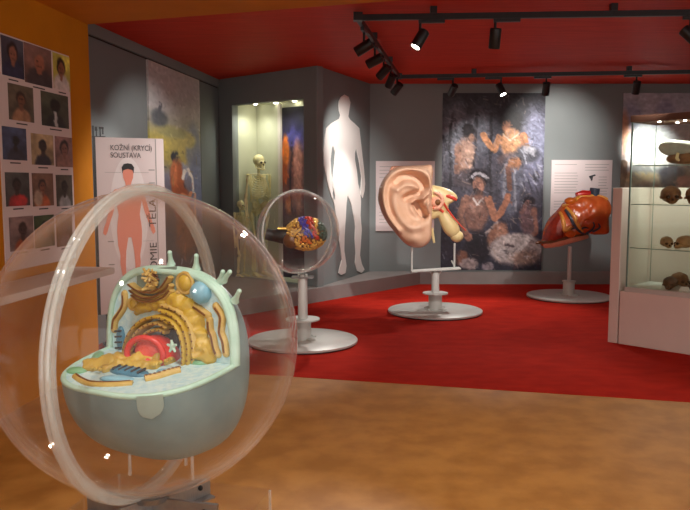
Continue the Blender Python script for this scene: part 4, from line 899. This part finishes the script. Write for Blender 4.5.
# Golgi stack
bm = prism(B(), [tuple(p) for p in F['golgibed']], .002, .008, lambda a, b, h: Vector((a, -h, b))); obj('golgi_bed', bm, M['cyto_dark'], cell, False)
gp = None
for k, arc in enumerate(F['golgi']):
    pts = cr([fv(p, .016) for p in arc], 6)
    bm = sweep(B(), pts, circ(10, .0058, .016), None, False, Vector((0, -1, 0))); ob = obj('golgi_ribbon', bm, M['gold_pale'], cell)
    bm = sweep(B(), [p + Vector((0, -.0165, .001)) for p in pts], circ(8, .0028, .003), None, False, Vector((0, -1, 0))); obj('groove', bm, M['brown'], ob)
bm = B(); rd = random.Random(5)
for i in range(9):
    p = fv(F['golgi'][2][min(4, i // 2)], .012) + Vector((rd.uniform(-.012, .012), 0, rd.uniform(-.03, -.012))); ell(bm, p, (.006,) * 3, None, 8, 6)
obj('vesicles', bm, M['gold'], cell)
# centriole bundle
c0 = fv((F['centriole'][0], F['centriole'][1] - .012), .016); bm = B()
for i in range(26):
    d = Vector((rd.uniform(-1, 1), rd.uniform(-.5, .5), rd.uniform(-1, 1))).normalized(); s0 = c0 + Vector((rd.uniform(-.014, .014), rd.uniform(-.008, .008), rd.uniform(-.022, .016)))
    tube(bm, [s0 - d * .012, s0 + d * .012], .003, 6)
obj('centriole', bm, M['brown'], cell)
bm = B()
for i in range(26):
    s0 = c0 + Vector((rd.uniform(-.02, .02), rd.uniform(-.018, .0), rd.uniform(-.026, .022))); d = Vector((rd.uniform(-1, 1), -.4, rd.uniform(-1, 1))).normalized(); tube(bm, [s0 - d * .011, s0 + d * .013], .004, 6)
obj('centriole_tubules', bm, M['gold_pale'], cell)
# lysosomes and vacuole
c = fv((F['ball1'][0] - .004, F['ball1'][1] - .012), .004); ell_b = ell(B(), c, (.026, .02, .026)); ob = obj('lysosome', ell_b, M['gold'], cell)
bm = tube(B(), [c + Vector((.028 * math.cos(2 * PI * k / 24), -.006, .028 * math.sin(2 * PI * k / 24))) for k in range(24)], .0055, 8, True); obj('rim', bm, M['gold_pale'], ob)
c = fv(F['ball2'], .004); ob = obj('lysosome', ell(B(), c, (.016, .012, .016)), M['gold'], cell)
bm = tube(B(), [c + Vector((.017 * math.cos(2 * PI * k / 24), -.004, .017 * math.sin(2 * PI * k / 24))) for k in range(24)], .004, 8, True); obj('rim', bm, M['gold_pale'], ob)
obj('vacuole', ell(B(), fv(F['blue'], .006), (.034, .028, .032)), M['sky'], cell)
# mitochondria: ochre bands with a brown line
for key in ('sqL', 'sqR1', 'sqR2', 'sqR3'):
    pts = cr([fv(p, .004) for p in F[key]], 6)
    bm = sweep(B(), pts, circ(10, .0115, .012), None, False, Vector((0, -1, 0))); ell(bm, pts[0], (.0115, .011, .0115), None, 10, 8); ell(bm, pts[-1], (.0115, .011, .0115), None, 10, 8); ob = obj('mitochondrion', bm, M['gold_pale'], cell)
    bm = sweep(B(), [p + Vector((0, -.0105, 0)) for p in pts[1:-1]], circ(8, .0036, .0035), None, False, Vector((0, -1, 0))); obj('groove', bm, M['brown'], ob)
# golden reticulum mass, folded
def folded(bm, spine, rads, nseg=70, nr=28, flat=.75, amp=.42, freq=34, off=.012, place=None, seed=0):
    pts = cr([(place or fv)(p, off) for p in spine], 10); L_ = len(pts)
    rr = [np.interp(i / (L_ - 1), np.linspace(0, 1, len(rads)), rads) for i in range(L_)]
    n0 = len(bm.verts); tube(bm, pts, rr, nr)
    bm.verts.ensure_lookup_table()
    for i in range(n0, len(bm.verts)):
        v = bm.verts[i]; k = min((i - n0) // nr, L_ - 1); c = pts[k]; d = v.co - c
        g = mnoise.noise(v.co * freq + Vector((seed, 0, 0))); h = abs(mnoise.noise(v.co * freq * .6 + Vector((9 + seed, 3, 1))))
        v.co = c + d * (1 + amp * (g * .9 + .55 - 1.5 * max(0, .22 - h)))
    return bm
def f5(x, y): return (((80 + x / 3.644) - 170) / 243.0, (356.5 + ((80 + x / 3.644) - 170) * .075 - (240 + y / 3.644)) / 318.0)
bm = folded(B(), [f5(218, 285), f5(240, 262), f5(275, 250), f5(312, 236), f5(350, 232), f5(388, 258), f5(412, 296), f5(420, 335), f5(430, 372), f5(448, 410), f5(452, 440)], [.006, .014, .017, .019, .022, .025, .026, .026, .028, .030, .02], off=.003, amp=.5, freq=52)
obj('smooth_reticulum', bm, M['gold'], cell)
obj('hollow', ell(B(), fv(F['cave'], .004), (.036, .016, .06)), M['cave'], cell)
# stacked arches around the nucleus
for fam in ('archL', 'archR'):
    for k, arc in enumerate(F[fam]):
        D_ = (.056, .05, .044)[k] if fam == 'archL' else (.05, .042, .058)[k]
        pts = cr([fv((p[0] + .75 * D_, p[1] + .12 * D_), D_ / 2) for p in arc], 7)
        bm = sweep(B(), pts, [(-.0046, -D_ / 2), (.0046, -D_ / 2), (.0048, D_ / 2 - .004), (.0024, D_ / 2), (-.0024, D_ / 2), (-.0048, D_ / 2 - .004)], None, False, Vector((0, -1, 0)))
        ob = obj('reticulum_arch', bm, M['gold'] if k != 1 else M['gold_pale'], cell)
        bm = B()
        for q in pts[2:-1:3]: ell(bm, q + Vector((0, -D_ / 2, 0)), (.0028, .003, .0028), None, 8, 6)
        obj('ribosome', bm, M['brown'], ob); 
# nucleus: red bowl with a lighter inside
nl, nr, nt = F['nucL'], F['nucR'], F['nuctop']
nx, nz = (nl[0] + nr[0]) / 2 + .043, -.004
wr, hr = (nr[0] - nl[0]) / 2 * .84, nt[1] + .006
DN = -.040
bm = ell(B(), Vector((nx, DN, nz)), (wr * .92, .075, hr), None, 32, 20)
bmesh.ops.bisect_plane(bm, geom=bm.verts[:] + bm.edges[:] + bm.faces[:], plane_co=(nx, DN - .038, nz + hr * .3), plane_no=(.15, -1, .30), clear_outer=True)
obN = obj('nucleus', bm, M['nucleus'], cell)
bound = [];
cxn = Vector((nx, DN - .040, nz + hr * .18))
bm = ell(B(), cxn + Vector((-.004, .024, .012)), (wr * .66, .03, hr * .6), rz(.25), 28, 16); obj('inner_nucleus', bm, M['nucleus_in'], obN)
bm = tube(B(), [cxn + rz(.25) @ Vector((wr * .74 * math.cos(2 * PI * k / 40), -.006, .012 + hr * .66 * math.sin(2 * PI * k / 40))) for k in range(40)], .009, 10, True); obj('nuclear_envelope', bm, M['nucleus'], obN)
bm = ell(B(), cxn + Vector((.0, -.006, -.008)), (wr * .33, .018, hr * .2), rz(.25), 16, 10); ell(bm, cxn + Vector((.018, -.012, -.014)), (wr * .16, .014, hr * .12), None, 12, 8); obj('nucleolus', bm, M['nucleus'], obN)
c = fv((F['star'][0] + .07, F['star'][1] + .012), .085); bm = B()
for k in range(5):
    a = k * 2 * PI / 5 + .4; tube(bm, [c, c + Vector((.017 * math.cos(a), -.003, .018 * math.sin(a)))], [.006, .003], 8)
obj('centrosome', bm, M['starm'], cell)
# small blue mitochondrion on the left of the upright face
c = fv(F['bluemito'], .006); bm = ell(B(), c, (.016, .012, .04)); ob = obj('blue_mitochondrion', bm, M['teal'], cell)
bm = B()
for k in range(4): tube(bm, [c + Vector((-.013, -.011, -.026 + k * .017)), c + Vector((.013, -.012, -.022 + k * .017))], .003, 6)
obj('cristae', bm, M['cave'], ob)
# floor of the cut: ridges and ovals
er = F['er_floor']; bm = B()
folded(bm, [er[0], er[2], er[4], er[6], er[8], er[9]], [.016, .022, .024, .022, .02, .014], freq=46, off=.006, place=cv, amp=.6)
folded(bm, [er[10], er[11], er[12], er[13], er[14]], [.012, .018, .016, .018, .012], freq=52, off=.004, place=cv, amp=.6, seed=5)
for k in range(46):
    p = er[rd.randrange(len(er))]; ell(bm, cv((p[0] + rd.uniform(-.02, .02), p[1] + rd.uniform(-.02, .02)), .016), (.0062, .0062, .006), None, 8, 6)
obj('rough_reticulum', bm, M['gold'], cell)
rot = rx(TAU)
p = F['blueoval']; bm = ell(B(), cv(p, .004), (.07, .026, .014), rx(TAU)); ob = obj('blue_mitochondrion', bm, M['teal'], cell)
bm = B()
for k in range(5):
    x = p[0] - .045 + k * .0225; tube(bm, cr([cv((x, p[1] + .016), .014), cv((x + .008, p[1]), .018), cv((x, p[1] - .016), .014)], 3), .0035, 6)
obj('cristae', bm, M['cave'], ob)
pts = cr([cv(q, .003) for q in F['yfront']], 6); bm = tube(B(), pts, .010, 10); ob = obj('mitochondrion', bm, M['gold_pale'], cell); bm = tube(B(), [q + Vector((0, 0, .0085)) for q in pts[1:-1]], .0035, 6); obj('groove', bm, M['brown'], ob)
pts = cr([cv((q[0], min(q[1], .235)), .004) for q in F['ystrip']], 6); bm = tube(B(), pts, .013, 10); ob = obj('mitochondrion', bm, M['gold_pale'], cell)
bm = B()
for i, q in enumerate(pts[1:-1:2]): ell(bm, q + Vector((0, 0, .010)), (.006, .006, .005), None, 8, 6)
obj('groove', bm, M['brown'], ob)
for key, m, r in (('oval1', 'green', (.03, .02, .012)), ('oval2', 'green', (.05, .016, .012)), ('oval3', 'sky', (.05, .02, .010)), ('oval4', 'sky', (.028, .014, .010)), ('oval5', 'green', (.036, .02, .012))):
    obj('vesicle', ell(B(), cv((F[key][0] + (.016 if key == 'oval1' else 0), F[key][1]), .004), r, rz(.3 if key != 'oval2' else -.9)), M[m], cell)
# pale flap hanging over the front
tg = F['tongue']; ft = tg[0] / a_
phis = [ph0 + .02 - k * .035 for k in range(8)]
bm = B(); rows = []
for k, phi in enumerate(phis):
    w = .027 * (1 if k < 4 else math.sqrt(max(0.0, 1 - ((k - 3) / 4.0) ** 2)) + .001); row = []
    for i in range(13):
        t = (tg[0] + w * (i / 12 * 2 - 1)) / a_
        row.append(bm.verts.new(cellp(t, phi) * 1.012))
    rows.append(row)
for k in range(len(rows) - 1):
    for i in range(12): bm.faces.new((rows[k][i], rows[k][i + 1], rows[k + 1][i + 1], rows[k + 1][i]))
bmesh.ops.solidify(bm, geom=bm.faces[:], thickness=.008)
obj('membrane_flap', bm, M['tongue'], cell)
# acrylic feet between the body and the sphere
bm = B()
inv = rz(-math.radians(SHAPE['azu']))
for (px_, py_) in ((-.12, -.05), (.10, -.03), (-.01, .07)):
    a = Vector((px_, py_, -.24)); w_ = rz(math.radians(SHAPE['azu'])) @ a + CC - S
    zz = .016 - math.sqrt(max(0, RS ** 2 - w_.x ** 2 - w_.y ** 2)) + S.z - CC.z
    tube(bm, [a, Vector((px_, py_, zz + .004))], .005, 10)
obj('support_peg', bm, M['acrylic_edge'], cell)

# ------------------------------------------------------------------ white partition and glass cabinet
P0 = Vector((2.371, 6.275, 0)); eX = Vector((.7071, -.7071, 0)); eY = Vector((.7071, .7071, 0))
fC = lambda a, b, h: P0 + eX * a + Vector((0, 0, b)) - eY * h          # h towards the viewer side
pt = thing('display_partition', 'low white L shaped partition board around the glass cabinet', 'partition', P0)
fPt = lambda a, b, h: fC(a, b, h) - P0
obj('side_board', bevel(slab(fPt, -.095, -.012, .004, 1.35, -.62, .0), .003, 1), M['pinkish'], pt, False)
obj('back_board', slab(fPt, -.012, 1.6, .004, 1.35, -.62, -.58), M['pinkish'], pt, False)
cab = thing('display_cabinet', 'tall glass display cabinet with white base and brown top frame at the right edge', 'display cabinet', P0)
CWD, CDP = 1.35, .54
obj('base', bevel(slab(fPt, 0, CWD, .004, .465, -CDP, .0), .003, 1), M['pinkish'], cab, False)
g0, g1, gd0, gd1, gz0, gz1 = .045, CWD - .04, -.02, -CDP + .03, .505, 1.90
obj('tray', slab(fPt, g0 - .01, g1 + .01, .465, .505, gd1 - .01, gd0 + .01), M['steel'], cab, False)
bm = slab(fPt, g0 - .012, g1 + .012, gz1, gz1 + .055, gd0 - .03, gd0 + .012); slab(fPt, g0 - .012, g1 + .012, gz1, gz1 + .055, gd1 - .012, gd1 + .03, bm); slab(fPt, g0 - .012, g0 + .03, gz1, gz1 + .055, gd1 + .03, gd0 - .03, bm); slab(fPt, g1 - .03, g1 + .012, gz1, gz1 + .055, gd1 + .03, gd0 - .03, bm)
slab(fPt, g0 + .03, g1 - .03, gz1 + .004, gz1 + .02, gd1 + .03, gd0 - .03, bm)
obj('top_frame', bm, M['frame_brown'], cab, False)
for nm, s in (('front_pane', (g0, g1, gd0 - .006, gd0)), ('back_pane', (g0, g1, gd1, gd1 + .006)), ('side_pane', (g0, g0 + .006, gd1 + .007, gd0 - .007)), ('side_pane', (g1 - .006, g1, gd1 + .007, gd0 - .007))):
    obj(nm, slab(fPt, s[0], s[1], gz0, gz1, s[2], s[3]), M['glass'], cab, False)
for a, h in ((g0, gd0), (g0, gd1), (g1, gd0), (g1, gd1)):
    w_ = .006 if h == gd0 else .0025; obj('corner_profile', slab(fPt, a - w_, a + w_, gz0, gz1, h - w_, h + w_), M['glass_edge'], cab, False)
SHZ = (.845, 1.215, 1.540)
for z in SHZ:
    s = obj('shelf', slab(fPt, g0 + .012, g1 - .012, z - .007, z, gd1 + .012, gd0 - .012), M['glass'], cab, False)
    obj('shelf_edge', slab(fPt, g0 + .012, g1 - .012, z - .007, z, gd0 - .012, gd0 - .0085), M['glass_edge'], s, False)
kk = 0
for a, h in ((.22, -.14), (.30, -.32), (.42, -.16), (.5, -.32)):
    p = fC(a, gz1 + .003, h)
    t = obj('cabinet_lamp', lathe(B(), [(0, 0), (.012, 0), (.012, .006), (0, .006)], 14, (p.x, p.y, p.z - .006)), M['dot']); t.parent = cab; t.matrix_parent_inverse = Matrix.Translation(-P0)

def fossil(name, label, a, h, z, r, kind, m, rot=0.0, parts=True):
    p = fC(a, z + .0015, h); e = thing(name, label, 'skull', p, math.radians(-45) + rot, 'fossil skulls in the glass cabinet')
    if kind != 'hominid': e.location.z += .012
    if kind == 'hominid':
        bm = ell(B(), (0, .02 * r, .62 * r), (.62 * r, .78 * r, .55 * r), None, 24, 16); ell(bm, (0, -.55 * r, .60 * r), (.5 * r, .16 * r, .13 * r)); ell(bm, (0, -.5 * r, .34 * r), (.38 * r, .34 * r, .32 * r)); ell(bm, (0, -.68 * r, .18 * r), (.27 * r, .22 * r, .18 * r))
        for s in (-1, 1): tube(bm, cr([(s * .36 * r, -.5 * r, .42 * r), (s * .6 * r, -.2 * r, .4 * r), (s * .58 * r, .1 * r, .45 * r)], 4), .08 * r, 8)
        for v in bm.verts: v.co += v.co.normalized() * .05 * r * mnoise.noise(v.co * (3 / r))
        zm = min(v.co.z for v in bm.verts)
        for v in bm.verts: v.co.z -= zm
        ob = obj('cranium', bm, m, e)
        bm = B()
        for s in (-1, 1): ell(bm, (s * .24 * r, -.72 * r, .46 * r - zm), (.15 * r, .13 * r, .12 * r))
        ell(bm, (0, -.86 * r, .28 * r - zm), (.09 * r, .08 * r, .11 * r)); obj('eye_sockets', bm, M['socket'], e)
    else:
        bm = inflate(B(), [(-1.3 * r, .75 * r), (-.9 * r, 1.15 * r), (.2 * r, 1.05 * r), (.9 * r, .9 * r), (.9 * r, .45 * r), (-.7 * r, .36 * r)], (-.1 * r, .75 * r), .42 * r, .42 * r, 8, 2.4, .2); obj('snout', bm, M['stone'], e)
        bm = inflate(B(), [(-.75 * r, .42 * r), (.6 * r, .62 * r), (1.3 * r, 1.0 * r), (1.7 * r, .7 * r), (1.6 * r, .0), (-.6 * r, .0)], (.4 * r, .3 * r), .40 * r, .40 * r, 8, 2.6, .2); obj('jaw', bm, m, e)
        bm = ell(B(), (1.25 * r, -.12 * r, .86 * r), (.42 * r, .36 * r, .36 * r)); obj('brow', bm, M['fossil2'], e)
        bm = tube(B(), cr([(-.18 * r, -.42 * r, .5 * r), (-.22 * r, -.45 * r, .25 * r), (-.1 * r, -.44 * r, .12 * r)], 4), [.07 * r, .08 * r, .05 * r], 8); obj('tusk', bm, M['cream'], e)
    return e
fossil('fossil_skull', 'large grey snouted fossil skull on the top glass shelf of the cabinet', .42, -.20, SHZ[2], .17, 'beast', M['fossil'])
fossil('fossil_skull', 'brown fossil skull at the left end of the second glass shelf from the top', .325, -.18, SHZ[1], .13, 'hominid', M['fossil'], .5)
fossil('fossil_skull', 'brown fossil skull at right on the second glass shelf, nearest the photo edge', .505, -.24, SHZ[1], .13, 'hominid', M['fossil'], .1)
fossil('fossil_skull', 'small tan fossil skull at the left on the lowest glass shelf', .30, -.20, SHZ[0], .082, 'hominid', M['fossil2'], .7)
fossil('fossil_skull', 'tan fossil skull with long muzzle at the right on the lowest glass shelf', .45, -.20, SHZ[0], .095, 'hominid', M['fossil2'], -.9)
fossil('fossil_skull', 'dark brown rounded fossil skull at the front of the cabinet floor', .37, -.13, .505, .092, 'hominid', M['fossil3'], .2)
fossil('fossil_skull', 'dark brown fossil skull at the back left of the cabinet floor', .36, -.36, .505, .105, 'hominid', M['fossil'], 1.0)
fossil('fossil_skull', 'dark long fossil skull lying at the right of the cabinet floor', .55, -.28, .505, .095, 'hominid', M['fossil3'], -1.2)
p = fC(.50, .506, -.1); tag(obj('label_card', prism(B(), [(-.04, 0), (.04, 0), (.03, .035), (-.03, .035)], -.01, .01, lambda a, b, h: p + eX * a + Vector((0, 0, b)) - eY * h), M['label'], None, False), 'small white label card on the cabinet floor beside the dark skulls', 'label')

# ------------------------------------------------------------------ track lighting
TZ = 2.636
T0, T1, T2, T3 = Vector((.099, 5.753, TZ)), Vector((3.9, 5.50, TZ)), Vector((.642, 8.909, TZ)), Vector((5.0, 8.387, TZ))
tr = thing('lighting_track', 'black lighting track forming a rectangle under the red ceiling', 'light track', (T0.x, T0.y, CEIL))
TO = tr.location.copy()
def rail(a, b):
    d = (b - a); L_ = d.length; ang = math.atan2(d.y, d.x)
    bm = box(B(), (a + b) / 2 - TO + Vector((0, 0, .010)), (L_, .034, .044), rz(ang)); obj('rail', bm, M['black'], tr, False)
rail(T0, T1); rail(T0, T2); rail(T2, T3)
for p in (T0, T2): obj('corner_joint', box(B(), p - TO + Vector((0, 0, .016)), (.07, .07, .062)), M['black_plastic'], tr, False)
for a, b, ks in ((T0, T1, (.15, .5, .85)), (T2, T3, (.2, .6, .95)), (T0, T2, (.3, .7))):
    for k in ks: obj('ceiling_clip', box(B(), a.lerp(b, k) - TO + Vector((0, 0, .058)), (.05, .05, .052)), M['black_plastic'], tr, False)
def spot(label, p, trackdir, aim, lit, off_=0.0):
    """adapter on the rail at p, stem, swivelling lamp head pointing along aim"""
    e = thing('track_spotlight', label, 'spotlight', (p.x, p.y, TZ - .0135), 0, 'spotlights on the black track'); e.scale = (.86, .86, .86)
    ang = math.atan2(trackdir.y, trackdir.x)
    obj('adapter', box(B(), rz(ang) @ Vector((off_, 0, -.014)), (.23, .036, .028), rz(ang)), M['black_plastic'], e, False)
    obj('stem', tube(B(), [Vector((0, 0, -.028)), Vector((0, 0, -.125))], .012, 10), M['black'], e)
    d = Vector(aim).normalized(); q = d.to_track_quat('Z', 'Y').to_matrix()
    bm = lathe(B(), [(0, -.085), (.044, -.085), (.05, -.078), (.05, .085), (.046, .09), (.042, .088), (.042, .076), (0, .076)], 28)
    c = Vector((0, 0, -.165))
    for v in bm.verts: v.co = q @ v.co + c
    obj('lamp_head', bm, M['black'], e)
    bm = lathe(B(), [(0, .0765), (.0415, .0765), (.0415, .079), (0, .079)], 24)
    for v in bm.verts: v.co = q @ v.co + c
    obj('lens', bm, M['lens'] if lit else M['lens_dim'], e)
    return e.location + (c + d * .10) * .86, d
def light(name, p, d, energy, ang, blend=.5, col=(1, .97, .93), size=.04):
    l = bpy.data.lights.new(name, 'SPOT'); l.energy = energy; l.spot_size = math.radians(ang); l.spot_blend = blend; l.color = col; l.shadow_soft_size = size
    o = bpy.data.objects.new(name, l); COL.objects.link(o); o.location = p; o.rotation_euler = Vector(d).to_track_quat('-Z', 'Y').to_euler(); o['kind'] = 'helper'
    return o
def to(p, target): return Vector(target) - p
dF, dL, dK = (T1 - T0).normalized(), (T2 - T0).normalized(), (T3 - T2).normalized()
WORLD = 1.0; EXPOSURE = 0.75
S_T = [
    # label, point, direction of rail, aim, lit lens
    ('black spotlight at left end of the front rail, with a lit lens', T0.lerp(T1, .124), dF, (-.5, -.22, -.85), True, .1),
    ('black spotlight in the middle of the front rail, pointing straight down', T0.lerp(T1, .272), dF, (-.03, .25, -1), False, .1),
    ('black spotlight at right edge of the photo with a lit lens', T0.lerp(T1, .648), dF, (.62, -.3, -.7), True, .05),
    ('black spotlight nearest the viewer on the short side rail', T0.lerp(T2, .10), dL, (-.85, .15, -.5), False, 0),
    ('second black spotlight from the viewer on the short side rail', T0.lerp(T2, .31), dL, (-.88, .25, -.42), False, 0),
    ('third black spotlight from the viewer on the short side rail', T0.lerp(T2, .52), dL, (-.6, .5, -.62), False, 0),
    ('fourth black spotlight from the viewer on the short side rail', T0.lerp(T2, .72), dL, (-.35, .6, -.85), False, 0),
    ('black spotlight furthest from the viewer on the short side rail', T0.lerp(T2, .93), dL, (-.55, .5, -.7), False, 0),
    ('black spotlight over the left edge of the big painting, unlit', T2.lerp(T3, .145), dK, (-.25, .7, -.65), False, -.1),
    ('black spotlight with a lit lens over the top of the big painting', T2.lerp(T3, .272), dK, (.3, -.4, -.85), True, -.1),
    ('black spotlight hanging upright over the right edge of the big painting', T2.lerp(T3, .39), dK, (0, .35, -1), False, -.05),
    ('black spotlight hanging upright over the left edge of the landscape mural', T2.lerp(T3, .62), dK, (0, .35, -1), False, -.05),
]
LP = []
for lb, p, td, aim, lit, off_ in S_T: LP.append(spot(lb, p, td, aim, lit, off_))
def L_(i, target, energy, ang, blend=.6, col=(1, .97, .93)): light('spot_lamp', LP[i][0], to(LP[i][0], target), energy, ang, blend, col)
L_(0, (-.55, 2.2, .95), 190, 50, .6, (1, .97, .93))
L_(1, (.95, 7.8, 1.2), 160, 45)
L_(2, (2.75, 8.7, 1.0), 200, 40)
L_(3, (-1.75, 7.2, 1.4), 90, 55)
L_(4, (-1.6, 6.3, 1.2), 120, 50)
L_(5, (-.4, 6.4, .9), 120, 45)
L_(6, (0.0, 9.3, 1.75), 85, 60, 1.0)
L_(7, (.2, 9.2, .6), 70, 70)
L_(8, (2.0, 10.1, 1.5), 90, 60, .9)
L_(9, (1.5, 7.6, .2), 90, 70)
L_(10, (2.8, 10.1, 2.0), 120, 60, .9)
L_(11, (4.12, 10.1, 1.85), 430, 27, 1.0)
# case and cabinet lamps
for a in (.5, 1.0):
    p = fBC(a, cb1 - .05, -.17); light('case_lamp', p, (0, 0, -1), 10, 160, 1, (1, .96, .84), .05)
for a in (.25, .6):
    p = fC(a, gz1 - .01, -.24); light('cabinet_spot', p, (0, 0, -1), 20, 150, .9, (1, .97, .9), .02)
# unseen lamps inferred over the orange front room, some added as fill
for x, y, en in ((-.7, .7, 45), (-.1, 1.4, 25), (1.0, 1.0, 40), (1.8, 3.2, 40), (-.3, 3.6, 25)):
    light('unseen_front_light', Vector((x, y, 2.5)), (0, 0.15, -1), en, 120, .9, (1, .96, .88), .035)
p = Vector((-.1, 3.7, 2.5)); light('unseen_front_light', p, to(p, (-.34, 6.3, .95)), 110, 30, .8)  # added light, aimed at the brain to brighten it
p = Vector((-.5, 3.9, 2.5)); light('unseen_front_light', p, to(p, (-1.8, 6.2, 1.25)), 55, 34, .9)  # added light that brightens the body poster board from the front

# ------------------------------------------------------------------ world, camera, view
w = bpy.data.worlds.new('World'); SC.world = w; w.use_nodes = True
w.node_tree.nodes['Background'].inputs['Color'].default_value = (1, .97, .94, 1); w.node_tree.nodes['Background'].inputs['Strength'].default_value = WORLD
cam = bpy.data.cameras.new('Camera'); co = bpy.data.objects.new('Camera', cam); COL.objects.link(co)
cam.sensor_width = 36.0; cam.lens = 735 / 690 * 36.0
co.location = (0, 0, 1.4); co.rotation_euler = (math.radians(90 - 5.672), 0, 0)
SC.camera = co
SC.view_settings.view_transform = 'Standard'; SC.view_settings.look = 'None'; SC.view_settings.gamma = 1.0; SC.view_settings.exposure = EXPOSURE
SC.view_settings.use_curve_mapping = False
SC.cycles.transparent_max_bounces = 40
SC.cycles.max_bounces = 8
